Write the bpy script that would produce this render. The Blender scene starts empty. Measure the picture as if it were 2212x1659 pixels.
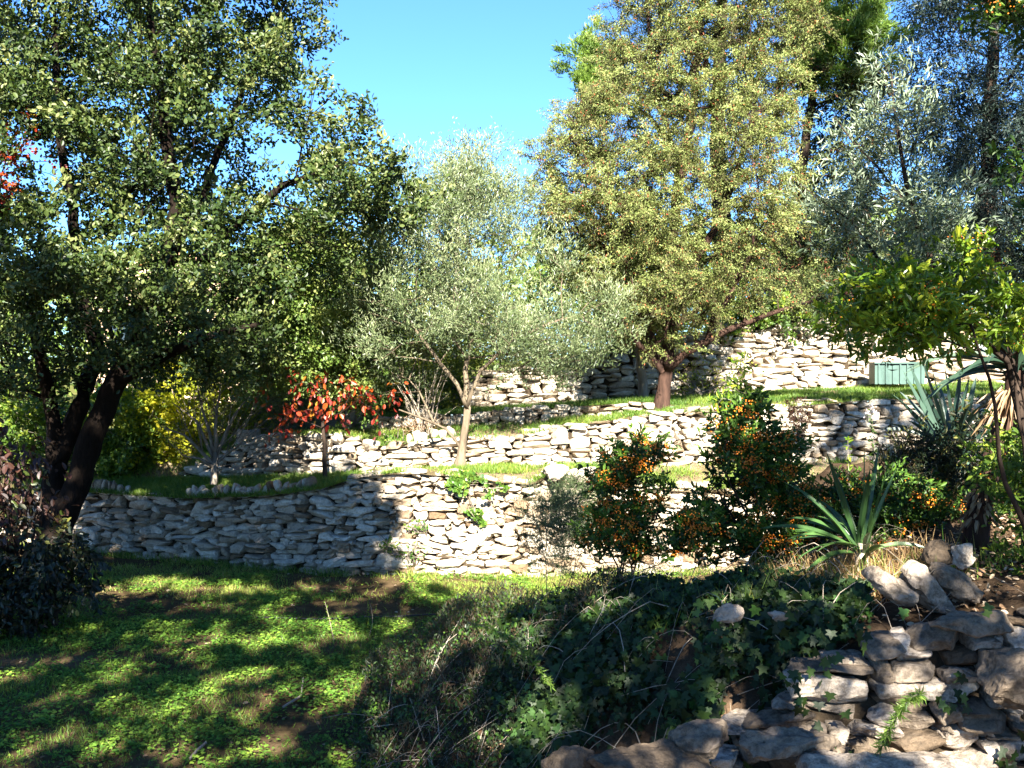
import bpy, math
import numpy as np
from mathutils import Vector

# ------------------------------------------------------------------ camera, sky, sun
SC = bpy.context.scene
H, FD, HOR, CX = 2.69, 2268.0, 800.0, 1106.0      # eye height, focal length and horizon (2212 px wide photo)
cam = bpy.data.cameras.new('camera')
camo = bpy.data.objects.new('camera', cam)
SC.collection.objects.link(camo)
camo.location = (0, 0, H)
camo.rotation_euler = (math.radians(90), 0, 0)
cam.sensor_width = 36.0
cam.lens = 36.0 * FD / 2212.0
cam.shift_y = -(HOR - 829.5) / 2212.0 * -1.0
cam.clip_start, cam.clip_end = 0.05, 3000
SC.camera = camo

SUN_EL, SUN_AZ = math.radians(33), math.radians(5)
world = bpy.data.worlds.new('World')
SC.world = world
world.use_nodes = True
wn = world.node_tree
sky = wn.nodes.new('ShaderNodeTexSky')
sky.sky_type = 'NISHITA'
sky.sun_disc = False
sky.sun_elevation = SUN_EL
sky.sun_rotation = math.radians(180) - SUN_AZ
sky.air_density, sky.dust_density, sky.ozone_density = 1.0, 0.0, 6.0
bg = wn.nodes['Background']
sm = wn.nodes.new('ShaderNodeMix'); sm.data_type = 'RGBA'; sm.blend_type = 'MULTIPLY'; sm.inputs[0].default_value = 1
sm.inputs[7].default_value = (.50, .70, .92, 1)          # white balance of the sky
wn.links.new(sky.outputs[0], sm.inputs[6]); wn.links.new(sm.outputs[2], bg.inputs[0])
bg.inputs[1].default_value = 0.05
sl = bpy.data.lights.new('sun', 'SUN')
sl.energy, sl.angle, sl.color = 5.0, math.radians(0.5), (1.0, 0.94, 0.84)
so = bpy.data.objects.new('sun', sl)
SC.collection.objects.link(so)
so.rotation_euler = (math.radians(90) - SUN_EL, 0, SUN_AZ)
so.location = (0, -10, 30)
SC.view_settings.view_transform = 'Standard'
SC.view_settings.look = 'None'
SC.view_settings.exposure = 3.0
SC.view_settings.gamma = 1.0
SC.cycles.max_bounces = 6
SC.cycles.transparent_max_bounces = 4
SUNV = np.array([math.sin(SUN_AZ) * math.cos(SUN_EL), -math.cos(SUN_AZ) * math.cos(SUN_EL), math.sin(SUN_EL)])

# ------------------------------------------------------------------ helpers
R = np.random.default_rng(7)

def at(u, v, y):
    return np.array([(u - CX) / FD * y, y, H + (HOR - v) / FD * y])

def tag(o, label=None, cat=None, group=None, kind=None):
    if label: o['label'] = label
    if cat: o['category'] = cat
    if group: o['group'] = group
    if kind: o['kind'] = kind
    return o

def empty(name, loc, label, cat, group=None):
    o = bpy.data.objects.new(name, None)
    SC.collection.objects.link(o)
    o.location = tuple(float(c) for c in loc)
    o.empty_display_size = 0.2
    return tag(o, label, cat, group)

def mesh_obj(name, V, faces, mat, parent=None, smooth=False, tint=None):
    """faces: list of (F x k) int arrays; a single mesh object, in world coordinates unless parented (then relative)."""
    V = np.asarray(V, dtype=np.float32).reshape(-1, 3)
    if parent is not None:
        V = V - np.array(parent.matrix_basis.translation, dtype=np.float32)
    me = bpy.data.meshes.new(name)
    me.vertices.add(len(V))
    me.vertices.foreach_set('co', V.ravel())
    loops = np.concatenate([np.asarray(f, dtype=np.int32).ravel() for f in faces])
    tot = np.concatenate([np.full(len(f), np.asarray(f).shape[1], dtype=np.int32) for f in faces])
    start = np.concatenate([[0], np.cumsum(tot)[:-1]]).astype(np.int32)
    me.loops.add(len(loops))
    me.loops.foreach_set('vertex_index', loops)
    me.polygons.add(len(tot))
    me.polygons.foreach_set('loop_start', start)
    me.polygons.foreach_set('use_smooth', np.full(len(tot), smooth, dtype=bool))
    me.update(calc_edges=True)
    if tint is not None:
        a = me.attributes.new('tint', 'FLOAT', 'POINT')
        a.data.foreach_set('value', np.asarray(tint, dtype=np.float32))
    me.materials.append(mat)
    o = bpy.data.objects.new(name, me)
    SC.collection.objects.link(o)
    if parent is not None:
        o.parent = parent
    return o

class Acc:
    """collects pieces of one mesh"""
    def __init__(s): s.V, s.F, s.T, s.n = [], {}, [], 0
    def add(s, V, faces, tint=None):
        V = np.asarray(V, dtype=np.float32).reshape(-1, 3)
        s.V.append(V)
        for f in faces:
            f = np.asarray(f, dtype=np.int64)
            s.F.setdefault(f.shape[1], []).append(f + s.n)
        s.T.append(np.full(len(V), 0.5) if tint is None else np.broadcast_to(np.asarray(tint, dtype=np.float32), (len(V),)))
        s.n += len(V)
    def build(s, name, mat, parent=None, smooth=False):
        return mesh_obj(name, np.concatenate(s.V), [np.concatenate(f) for f in s.F.values()], mat, parent, smooth, np.concatenate(s.T))

def norm(a):
    return a / np.maximum(np.linalg.norm(a, axis=-1, keepdims=True), 1e-9)

def vn2(x, y, scale, seed):
    g = np.random.default_rng(seed).random((64, 64))
    x, y = np.asarray(x, float) / scale + 1000, np.asarray(y, float) / scale + 1000
    i, j = np.floor(x).astype(int), np.floor(y).astype(int)
    fx, fy = x - i, y - j
    fx, fy = fx * fx * (3 - 2 * fx), fy * fy * (3 - 2 * fy)
    G = lambda a, b: g[a % 64, b % 64]
    return (G(i, j) * (1 - fx) + G(i + 1, j) * fx) * (1 - fy) + (G(i, j + 1) * (1 - fx) + G(i + 1, j + 1) * fx) * fy

def vn3(p, scale, seed):
    g = np.random.default_rng(seed).random((24, 24, 24))
    q = p / scale + 480
    i = np.floor(q).astype(int); f = q - i; f = f * f * (3 - 2 * f)
    out = 0
    for a in (0, 1):
        for b in (0, 1):
            for c in (0, 1):
                w = (f[:, 0] if a else 1 - f[:, 0]) * (f[:, 1] if b else 1 - f[:, 1]) * (f[:, 2] if c else 1 - f[:, 2])
                out = out + w * g[(i[:, 0] + a) % 24, (i[:, 1] + b) % 24, (i[:, 2] + c) % 24]
    return out

# leaf templates: verts (across, along, normal) and face lists
T_DIAM = (np.array([[0, 0, 0], [.5, .45, .1], [0, 1, -.05], [-.5, .45, .1]]), [np.array([[0, 1, 2], [0, 2, 3]])])
T_OVAL = (np.array([[0, 0, 0], [.36, .22, .07], [.5, .55, .09], [.3, .85, .03], [0, 1, -.06], [-.3, .85, .03], [-.5, .55, .09], [-.36, .22, .07]]),
          [np.array([[0, 1, 2, 3], [0, 3, 4, 5], [0, 5, 6, 7]])])
T_BLADE = (np.array([[-.5, 0, 0], [.5, 0, 0], [.4, .5, .10], [-.4, .5, .10], [0, 1, .42]]), [np.array([[0, 1, 2, 3]]), np.array([[3, 2, 4]])])
def _trefoil():
    v = [[0, 0, 0]]; f = []
    for k in range(3):
        a = k * 2.094
        for da, r in ((-.95, .28), (-.55, .5), (0, .46), (.55, .5)):
            v.append([math.cos(a + da) * r, math.sin(a + da) * r, .06 if r > .47 else 0.0])
    for k in range(3):
        b = 1 + 4 * k
        f += [[0, b, b + 1, b + 2], [0, b + 2, b + 3, 1 + (4 * (k + 1)) % 12]]
    return np.array(v, float), [np.array(f)]
T_CLOVER = _trefoil()
def _ivy():
    pts = [(0, 0), (.22, -.12), (.5, -.02), (.30, .22), (.52, .5), (.2, .52), (0, 1), (-.2, .52), (-.52, .5), (-.30, .22), (-.5, -.02), (-.22, -.12)]
    v = [[0, .3, .0]] + [[a, b, .07 * abs(a) - .04 * b] for a, b in pts]
    n = len(pts)
    return np.array(v, float), [np.array([[0, 1 + i, 1 + (i + 1) % n] for i in range(n)])]
T_IVY = _ivy()

def leaves(P, D, N, L, W, tpl, tint):
    """P positions, D leaf axis, N rough normal, L length, W width -> verts, faces, tint per vertex"""
    V0, F0 = tpl
    n, k = len(P), len(V0)
    Y = norm(D); X = norm(np.cross(Y, N)); Z = np.cross(X, Y)
    L = np.broadcast_to(L, n)[:, None, None]; W = np.broadcast_to(W, n)[:, None, None]
    V = P[:, None, :] + X[:, None, :] * V0[None, :, 0:1] * W + Y[:, None, :] * V0[None, :, 1:2] * L + Z[:, None, :] * V0[None, :, 2:3] * L
    F = [(f[None] + (np.arange(n) * k)[:, None, None]).reshape(-1, f.shape[1]) for f in F0]
    return V.reshape(-1, 3), F, np.repeat(np.broadcast_to(tint, n), k)

def in_poly(px, py, poly):
    poly = np.asarray(poly, float); n = len(poly); c = np.zeros(len(px), bool); j = n - 1
    for i in range(n):
        xi, yi = poly[i]; xj, yj = poly[j]
        t = ((yi > py) != (yj > py)) & (px < (xj - xi) * (py - yi) / (yj - yi + 1e-12) + xi)
        c ^= t; j = i
    return c

def edge_dist(px, py, poly):
    poly = np.asarray(poly, float); d = np.full(len(px), 1e9); n = len(poly)
    for i in range(n):
        a, b = poly[i], poly[(i + 1) % n]; ab = b - a
        t = np.clip(((px - a[0]) * ab[0] + (py - a[1]) * ab[1]) / (ab @ ab + 1e-9), 0, 1)
        d = np.minimum(d, np.hypot(px - a[0] - t * ab[0], py - a[1] - t * ab[1]))
    return d

def crown_points(poly, y0, thick, n, mind, seed, hole=0.0, hole_scale=1.0, shell=0.5):
    """clump centres in a real 3-D crown volume of the given outline, distance and thickness"""
    rng = np.random.default_rng(seed)
    poly = np.asarray(poly, float); lo, hi = poly.min(0), poly.max(0)
    out = []
    tries = 0
    while len(out) < n and tries < 60:
        tries += 1
        u = rng.uniform(lo[0], hi[0], 3000); v = rng.uniform(lo[1], hi[1], 3000)
        ok = in_poly(u, v, poly); u, v = u[ok], v[ok]
        e = edge_dist(u, v, poly) / FD * y0
        half = thick * np.minimum(1, np.sqrt(np.minimum(e / thick, 1) * (2 - np.minimum(e / thick, 1))) + 0.12)
        s = rng.uniform(-1, 1, len(u)); s = np.sign(s) * np.abs(s) ** shell
        y = y0 + s * half
        P = np.stack([(u - CX) / FD * y0 * 1.0, y, H + (HOR - v) / FD * y0], 1)
        if hole > 0:
            P = P[vn3(P, hole_scale, seed + 5) > hole]
        for p in P:
            if not out or np.min(np.sum((np.array(out) - p) ** 2, 1)) > mind * mind:
                out.append(p)
                if len(out) >= n: break
    return np.array(out)

def grow(trunks, targets, bf=0.35, step=0.28, tip=0.005, exp=2.3, wob=0.06, sag=0.0, seed=1):
    """trunks: list of (polyline Nx3, radii N, parent (trunk idx, node idx) or None). Returns pos, parent, radius."""
    rng = np.random.default_rng(seed)
    pos, par, base, path = [], [], [], []
    idx = []
    for line, rad, pa in trunks:
        line = np.asarray(line, float); ids = []
        # resample
        pts, rr = [line[0]], [rad[0]]
        for i in range(len(line) - 1):
            m = max(1, int(np.linalg.norm(line[i + 1] - line[i]) / 0.16))
            for k in range(1, m + 1):
                t = k / m
                pts.append(line[i] * (1 - t) + line[i + 1] * t); rr.append(rad[i] * (1 - t) + rad[i + 1] * t)
        pts = np.array(pts)
        if len(pts) > 4:
            w = np.cumsum(rng.normal(0, 0.012, (len(pts), 3)), 0); w -= np.linspace(0, 1, len(pts))[:, None] * w[-1]; w[:, 2] = 0
            pts = pts + w
        start = -1
        if pa is not None:
            cand = idx[pa]; start = cand[int(np.argmin(np.linalg.norm(np.array([pos[c] for c in cand]) - pts[0], axis=1)))]
        for k, (p, r) in enumerate(zip(pts, rr)):
            pp = start if k == 0 else ids[-1]
            ids.append(len(pos)); pos.append(p); par.append(pp); base.append(r)
            path.append(0 if pp < 0 else path[pp] + np.linalg.norm(p - pos[pp]))
        idx.append(ids)
    nt = len(pos)
    first = idx[0][max(1, int(len(idx[0]) * 0.45)):] if len(trunks) == 1 else None
    cap = nt + len(targets) * 40
    A = np.zeros((cap, 3)); A[:nt] = pos; PL = np.zeros(cap); PL[:nt] = path
    allow = np.ones(cap, bool)
    for k in idx[0][: int(len(idx[0]) * 0.4)]: allow[k] = False
    n = nt
    par = list(par)
    order = np.argsort([np.min(np.linalg.norm(A[:nt] - t, axis=1)) for t in targets])
    tips = []
    for ti in order:
        t = targets[ti]
        d = np.linalg.norm(A[:n] - t, axis=1)
        c = d + bf * PL[:n] + np.where(allow[:n], 0, 3) + 0.5 * np.maximum(0, A[:n, 2] - t[2])
        j = int(np.argmin(c)); a = A[j]; L = d[j]
        m = max(1, int(L / step))
        side = rng.normal(0, wob * L, 3); side[2] -= sag * L * .3
        p = j
        for k in range(1, m + 1):
            s = k / m
            q = a * (1 - s) + t * s + side * 4 * s * (1 - s) * .6 + (rng.normal(0, .02, 3) if k < m else 0)
            if n >= cap: break
            A[n] = q; PL[n] = PL[p] + np.linalg.norm(q - A[p]); par.append(p); base.append(0); p = n; n += 1
        tips.append(p)
    pos = A[:n]; par = np.array(par)
    acc = np.zeros(n)
    haskid = np.zeros(n, bool); haskid[par[par >= 0]] = True
    for i in range(n - 1, -1, -1):
        if not haskid[i]: acc[i] = tip ** exp
        if par[i] >= 0: acc[par[i]] += acc[i]
    rad = acc ** (1 / exp)
    base = np.array(base)
    rad = np.where(base > 0, base, rad)
    for i in range(n):
        if par[i] >= 0 and rad[i] > rad[par[i]] * .95 and base[i] == 0: rad[i] = rad[par[i]] * .8
    return pos, par, rad

def tubes(acc, pos, par, rad, minr=0.0, flare=None):
    n = len(pos); kids = [[] for _ in range(n)]
    for i in range(n):
        if par[i] >= 0: kids[par[i]].append(i)
    done = np.zeros(n, bool)
    starts = [i for i in range(n) if par[i] < 0]
    stack = [(None, s) for s in starts]
    while stack:
        pr, i = stack.pop()
        chain = ([] if pr is None else [pr]) + [i]
        cur = i
        while kids[cur]:
            ks = sorted(kids[cur], key=lambda k: -rad[k])
            for k in ks[1:]: stack.append((cur, k))
            chain.append(ks[0]); cur = ks[0]
        P = pos[chain]; r = rad[chain].copy()
        if pr is not None: r[0] = r[1]
        if r.max() < minr: continue
        if len(P) < 2: continue
        s = 9 if r.max() > .06 else (5 if r.max() > .015 else 3)
        Tn = norm(np.gradient(P, axis=0)); ref = np.array([0.31, 0.17, 0.93]) if abs(Tn[0][2]) < .8 else np.array([.95, .2, .1])
        X = norm(np.cross(Tn, ref)); Y = np.cross(Tn, X)
        an = np.arange(s) / s * 2 * math.pi
        rr = r[:, None] * (np.ones((len(P), s)))
        if r.max() > .05:
            rr = rr * (1 + .16 * (vn3(np.stack([P[:, 0][:, None] + np.cos(an) * .3, P[:, 1][:, None] + np.sin(an) * .3, P[:, 2][:, None] * .6 + 0 * an], -1).reshape(-1, 3), .14, 3).reshape(len(P), s) - .5) * 2)
        V = P[:, None] + X[:, None] * (np.cos(an)[None, :, None] * rr[..., None]) + Y[:, None] * (np.sin(an)[None, :, None] * rr[..., None])
        k = np.arange(s); F = []
        for a in range(len(P) - 1):
            F.append(np.stack([a * s + k, a * s + (k + 1) % s, (a + 1) * s + (k + 1) % s, (a + 1) * s + k], 1))
        acc.add(V.reshape(-1, 3), [np.concatenate(F)], np.random.random())

# ------------------------------------------------------------------ materials
def new_mat(name):
    m = bpy.data.materials.new(name); m.use_nodes = True
    nt = m.node_tree; return m, nt, nt.nodes['Principled BSDF'], nt.nodes['Material Output']

def ramp(nt, fac, stops):
    r = nt.nodes.new('ShaderNodeValToRGB')
    el = r.color_ramp.elements
    while len(el) < len(stops): el.new(0.5)
    for e, (p, c) in zip(el, stops):
        e.position = p; e.color = (*c, 1)
    nt.links.new(fac, r.inputs[0]); return r.outputs[0]

LEAF = .86
def leaf_mat(name, stops, trans=0.3, rough=0.5, spec=0.4, tcol=1.6):
    m, nt, b, out = new_mat(name)
    a = nt.nodes.new('ShaderNodeAttribute'); a.attribute_name = 'tint'
    stops = [(p, tuple(v * LEAF for v in c)) for p, c in stops]
    col = ramp(nt, a.outputs['Fac'], stops)
    nt.links.new(col, b.inputs['Base Color'])
    b.inputs['Roughness'].default_value = rough
    b.inputs['Specular IOR Level'].default_value = spec
    t = nt.nodes.new('ShaderNodeBsdfTranslucent')
    mx = nt.nodes.new('ShaderNodeMixShader'); mx.inputs[0].default_value = trans
    g = nt.nodes.new('ShaderNodeMix'); g.data_type = 'RGBA'; g.blend_type = 'MULTIPLY'; g.inputs[0].default_value = 1
    nt.links.new(col, g.inputs[6]); g.inputs[7].default_value = (tcol, tcol * 1.05, tcol * .5, 1)
    nt.links.new(g.outputs[2], t.inputs[0])
    nt.links.new(b.outputs[0], mx.inputs[1]); nt.links.new(t.outputs[0], mx.inputs[2]); nt.links.new(mx.outputs[0], out.inputs[0])
    return m

def noise(nt, scale, detail=6, rough=.6, coord='Object', vec=None):
    tc = nt.nodes.new('ShaderNodeTexCoord') if vec is None else None
    n = nt.nodes.new('ShaderNodeTexNoise'); n.inputs['Scale'].default_value = scale
    n.inputs['Detail'].default_value = detail; n.inputs['Roughness'].default_value = rough
    nt.links.new(tc.outputs[coord] if vec is None else vec, n.inputs['Vector'])
    return n.outputs['Fac']

def bark_mat(name, c1, c2, bump=.6, sc=14):
    m, nt, b, out = new_mat(name)
    tc = nt.nodes.new('ShaderNodeTexCoord'); mp = nt.nodes.new('ShaderNodeMapping'); mp.inputs['Scale'].default_value = (1, 1, .25)
    nt.links.new(tc.outputs['Object'], mp.inputs[0])
    n = noise(nt, sc, 8, .65, vec=mp.outputs[0])
    nt.links.new(ramp(nt, n, [(.3, c1), (.7, c2)]), b.inputs['Base Color'])
    b.inputs['Roughness'].default_value = .9; b.inputs['Specular IOR Level'].default_value = .1
    bp = nt.nodes.new('ShaderNodeBump'); bp.inputs['Strength'].default_value = bump; bp.inputs['Distance'].default_value = .03
    nt.links.new(n, bp.inputs['Height']); nt.links.new(bp.outputs[0], b.inputs['Normal'])
    return m

def stone_mat(name, stops, sc=9.0, dirt=(.09, .07, .045), dirt_amt=.42):
    m, nt, b, out = new_mat(name)
    a = nt.nodes.new('ShaderNodeAttribute'); a.attribute_name = 'tint'
    col = ramp(nt, a.outputs['Fac'], stops)
    n = noise(nt, sc, 8, .7)
    n2 = noise(nt, sc * 3.7, 6, .7)
    d = ramp(nt, n, [(.38, (dirt_amt,) * 3), (.56, (0, 0, 0))])
    mx = nt.nodes.new('ShaderNodeMix'); mx.data_type = 'RGBA'
    nt.links.new(d, mx.inputs[0]); nt.links.new(col, mx.inputs[6]); mx.inputs[7].default_value = (*dirt, 1)
    m2 = nt.nodes.new('ShaderNodeMix'); m2.data_type = 'RGBA'; m2.blend_type = 'MULTIPLY'; m2.inputs[0].default_value = 1
    nt.links.new(mx.outputs[2], m2.inputs[6]); nt.links.new(ramp(nt, n2, [(.3, (.6, .58, .55)), (.55, (1, 1, 1))]), m2.inputs[7])
    nt.links.new(m2.outputs[2], b.inputs['Base Color'])
    b.inputs['Roughness'].default_value = .95; b.inputs['Specular IOR Level'].default_value = .1
    bp = nt.nodes.new('ShaderNodeBump'); bp.inputs['Strength'].default_value = .8; bp.inputs['Distance'].default_value = .02
    ad = nt.nodes.new('ShaderNodeMath'); ad.operation = 'ADD'; nt.links.new(n, ad.inputs[0]); nt.links.new(n2, ad.inputs[1])
    nt.links.new(ad.outputs[0], bp.inputs['Height']); nt.links.new(bp.outputs[0], b.inputs['Normal'])
    return m

def ground_mat(name, stops, sc=1.2, bump=.5):
    m, nt, b, out = new_mat(name)
    n = noise(nt, sc, 8, .65); n2 = noise(nt, sc * 14, 6, .7)
    ad = nt.nodes.new('ShaderNodeMath'); ad.operation = 'MULTIPLY_ADD'; ad.inputs[1].default_value = .45
    nt.links.new(n2, ad.inputs[0]); 
    hf = nt.nodes.new('ShaderNodeMath'); hf.operation = 'MULTIPLY'; hf.inputs[1].default_value = .55; nt.links.new(n, hf.inputs[0]); nt.links.new(hf.outputs[0], ad.inputs[2])
    nt.links.new(ramp(nt, ad.outputs[0], stops), b.inputs['Base Color'])
    b.inputs['Roughness'].default_value = 1; b.inputs['Specular IOR Level'].default_value = 0
    bp = nt.nodes.new('ShaderNodeBump'); bp.inputs['Strength'].default_value = bump; bp.inputs['Distance'].default_value = .04
    nt.links.new(n2, bp.inputs['Height']); nt.links.new(bp.outputs[0], b.inputs['Normal'])
    return m

M = {}
M['oak'] = leaf_mat('holm_oak_leaf', [(0, (.009, .020, .004)), (.45, (.028, .052, .009)), (.8, (.068, .094, .020)), (1, (.15, .165, .055))], .2, .5, .3)
M['oak2'] = leaf_mat('back_oak_leaf', [(0, (.04, .08, .012)), (.5, (.10, .16, .025)), (1, (.24, .27, .07))], .3, .5)
M['olive'] = leaf_mat('olive_leaf', [(0, (.045, .07, .025)), (.5, (.11, .15, .06)), (1, (.26, .29, .15))], .25, .45, .5)
M['silver'] = leaf_mat('silver_olive_leaf', [(0, (.045, .07, .04)), (.5, (.12, .16, .095)), (1, (.26, .31, .21))], .2, .4, .5)
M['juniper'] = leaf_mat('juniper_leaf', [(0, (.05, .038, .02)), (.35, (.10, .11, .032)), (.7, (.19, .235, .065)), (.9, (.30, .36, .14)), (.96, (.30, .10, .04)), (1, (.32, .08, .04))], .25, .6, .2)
M['juniper_dark'] = leaf_mat('juniper_shade_leaf', [(0, (.02, .035, .01)), (.6, (.05, .07, .02)), (.9, (.09, .10, .035)), (1, (.16, .06, .03))], .2, .6, .2)  # darker copy of the juniper leaf, shade put into its colour
M['pine'] = leaf_mat('pine_needle', [(0, (.05, .11, .012)), (.6, (.12, .2, .03)), (1, (.2, .28, .05))], .3, .5)
M['cedar'] = leaf_mat('cedar_needle', [(0, (.012, .022, .016)), (.5, (.03, .05, .04)), (1, (.06, .09, .07))], .2, .5)  # needles kept dark, so the colour itself carries the crown's shade
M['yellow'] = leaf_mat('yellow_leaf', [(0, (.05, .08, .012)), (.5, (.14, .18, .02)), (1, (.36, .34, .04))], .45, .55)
M['yellow_sunlit'] = leaf_mat('sun_brightened_yellow_leaf', [(0, (.12, .16, .012)), (.5, (.30, .32, .02)), (1, (.55, .48, .04))], .55, .5, .2)  # brighter copy of the yellow leaf; its colour stands in for sunlight
M['greenbush'] = leaf_mat('green_bush_leaf', [(0, (.03, .07, .01)), (.6, (.10, .17, .02)), (1, (.26, .31, .03))], .4, .5)
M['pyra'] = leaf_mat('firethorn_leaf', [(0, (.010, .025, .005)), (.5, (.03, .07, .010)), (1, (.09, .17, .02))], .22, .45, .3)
M['pyra_lit'] = leaf_mat('firethorn_sunlit_yellow_leaf', [(0, (.04, .09, .008)), (.5, (.13, .22, .012)), (1, (.34, .38, .03))], .35, .4, .5)  # yellow-green leaf, a lighter firethorn copy with sunlight in the colour
M['red'] = leaf_mat('red_autumn_leaf', [(0, (.07, .008, .006)), (.4, (.24, .018, .008)), (.75, (.42, .08, .012)), (1, (.25, .17, .02))], .4, .45)
M['redbrown'] = leaf_mat('red_brown_leaf', [(0, (.018, .008, .006)), (.5, (.045, .018, .012)), (.75, (.08, .035, .022)), (1, (.06, .09, .015))], .3, .5)
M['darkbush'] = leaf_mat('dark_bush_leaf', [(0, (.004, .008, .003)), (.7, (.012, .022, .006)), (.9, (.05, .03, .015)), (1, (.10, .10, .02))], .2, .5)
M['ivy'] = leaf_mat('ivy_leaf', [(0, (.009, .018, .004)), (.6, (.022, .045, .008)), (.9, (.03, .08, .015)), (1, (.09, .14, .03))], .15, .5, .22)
M['ivy_lit'] = leaf_mat('sunlit_ivy_leaf', [(0, (.03, .08, .01)), (.6, (.08, .16, .02)), (1, (.2, .24, .04))], .3, .45)  # lighter copy of the ivy green, sunlight put into the colour
M['rosemary'] = leaf_mat('rosemary_leaf', [(0, (.03, .05, .02)), (.5, (.08, .12, .045)), (1, (.2, .24, .12))], .2, .6)
M['scrub'] = leaf_mat('scrub_leaf', [(0, (.010, .016, .008)), (.4, (.022, .036, .014)), (.55, (.075, .042, .022)), (.68, (.10, .07, .035)), (.8, (.05, .08, .04)), (1, (.12, .14, .07))], .2, .6)
M['grass'] = leaf_mat('grass_blade', [(0, (.04, .095, .012)), (.5, (.13, .21, .03)), (.8, (.26, .30, .05)), (1, (.40, .33, .14))], .35, .5, .3)
M['clover'] = leaf_mat('clover_leaf', [(0, (.03, .08, .012)), (.5, (.09, .19, .025)), (1, (.26, .38, .05))], .3, .6, .15)
M['dry'] = leaf_mat('dry_grass', [(0, (.16, .09, .04)), (.5, (.32, .20, .09)), (1, (.5, .36, .18))], .3, .7, .2)
M['yucca'] = leaf_mat('yucca_leaf', [(0, (.02, .05, .014)), (.5, (.045, .10, .024)), (1, (.09, .16, .04))], .12, .38, .5)
M['yucca_blue'] = leaf_mat('blue_yucca_leaf', [(0, (.015, .035, .025)), (.5, (.032, .065, .046)), (1, (.07, .12, .08))], .1, .42, .5)
M['yucca_dark'] = leaf_mat('dark_yucca_leaf', [(0, (.015, .035, .02)), (.5, (.03, .06, .035)), (1, (.06, .1, .06))], .1, .42, .5)
M['deadleaf'] = leaf_mat('dead_leaf', [(0, (.10, .05, .025)), (.5, (.25, .16, .09)), (1, (.5, .4, .28))], .15, .8, .1)
M['berry'] = leaf_mat('orange_berry', [(0, (.55, .10, .004)), (.5, (.75, .20, .006)), (1, (.8, .33, .02))], .1, .35, .5)
M['flower'] = leaf_mat('pale_flower', [(0, (.5, .45, .5)), (1, (.7, .66, .7))], .2, .6)
M['bark_oak'] = bark_mat('oak_bark', (.003, .002, .0015), (.014, .009, .006), 1.0, 22)  # near-black bark: shade under the crown is put into the colour
M['bark_grey'] = bark_mat('olive_bark', (.06, .045, .03), (.17, .135, .09))
M['bark_red'] = bark_mat('juniper_bark', (.014, .008, .006), (.06, .034, .024))
M['bark_dark'] = bark_mat('dark_bark', (.012, .008, .006), (.05, .035, .025))
M['bark_pale'] = bark_mat('pale_bark', (.16, .13, .10), (.4, .34, .26))
M['stem'] = bark_mat('grey_stem', (.09, .075, .06), (.22, .19, .15))
M['stone'] = stone_mat('limestone', [(0, (.14, .09, .05)), (.12, (.30, .23, .155)), (.4, (.40, .335, .25)), (1, (.56, .50, .40))])
M['stone_far'] = stone_mat('limestone_upper', [(0, (.22, .16, .10)), (.18, (.38, .315, .235)), (1, (.60, .535, .43))])
M['stone_near'] = stone_mat('limestone_near', [(0, (.09, .062, .038)), (.4, (.24, .19, .14)), (1, (.56, .48, .39))], 13, (.05, .04, .03), .75)
M['core'] = ground_mat('wall_core', [(.3, (.02, .015, .01)), (.7, (.06, .045, .03))], 4)
M['soil'] = ground_mat('lawn_soil', [(.35, (.035, .022, .012)), (.5, (.07, .05, .025)), (.65, (.12, .08, .045))], 1.5)
M['terrace'] = ground_mat('terrace_soil', [(.35, (.06, .055, .02)), (.5, (.14, .105, .06)), (.66, (.26, .21, .14))], 2.5)
M['bank'] = ground_mat('bank_soil', [(.35, (.02, .014, .009)), (.55, (.06, .04, .025)), (.7, (.14, .09, .055))], 2.2)
M['hill'] = ground_mat('hill_soil', [(.35, (.04, .06, .012)), (.6, (.12, .11, .04))], .6)

# ------------------------------------------------------------------ terrace geometry (all lines are functions of x)
def prof(pts):
    """pts: (u, v, y) triples -> functions y(x), z(x)"""
    p = np.array([at(*t) for t in pts]); 
    return (lambda x: np.interp(x, p[:, 0], p[:, 1])), (lambda x: np.interp(x, p[:, 0], p[:, 2])), p

yA, _, _ = prof([(-500, 1170, 16.6), (40, 1175, 16.1), (150, 1190, 15.6), (400, 1215, 14.7), (700, 1240, 13.87), (1000, 1247, 13.65), (1300, 1243, 13.75), (1650, 1233, 14.0), (2000, 1225, 14.3), (2700, 1225, 14.6)])
_, zA1, _ = prof([(-500, 1060, 16.6), (150, 1062, 15.6), (400, 1078, 14.7), (560, 1072, 14.3), (690, 1058, 13.9), (780, 1028, 13.8), (900, 1018, 13.7), (1000, 1032, 13.65), (1150, 1045, 13.7), (1200, 1020, 13.7), (1300, 1040, 13.75), (1500, 1060, 14), (1650, 1050, 14.0), (2000, 1040, 14.3), (2700, 1040, 14.6)])
yB, zB0, _ = prof([(-500, 1035, 17.6), (250, 1036, 17.0), (430, 1032, 16.4), (600, 1028, 15.7), (700, 1025, 15.2), (1000, 1006, 14.95), (1500, 1001, 15.2), (1900, 990, 15.6), (2700, 990, 16)])
_, zB1, _ = prof([(-500, 1035, 17.6), (380, 1033, 16.6), (450, 990, 16.3), (520, 968, 16.0), (600, 946, 15.7), (700, 936, 15.2), (760, 944, 15.1), (820, 966, 15.05), (900, 958, 15), (1000, 942, 14.95), (1060, 948, 15), (1200, 930, 15.05), (1300, 912, 15.1), (1430, 893, 15.15), (1560, 886, 15.2), (1700, 880, 15.35), (1900, 862, 15.6), (2700, 855, 16)])
yC, zC0, _ = prof([(-500, 990, 19), (700, 930, 17.0), (790, 931, 16.3), (950, 926, 16.2), (1100, 916, 16.0), (1250, 901, 15.9), (1430, 886, 15.7), (1900, 858, 16.2), (2700, 850, 16.6)])
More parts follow.
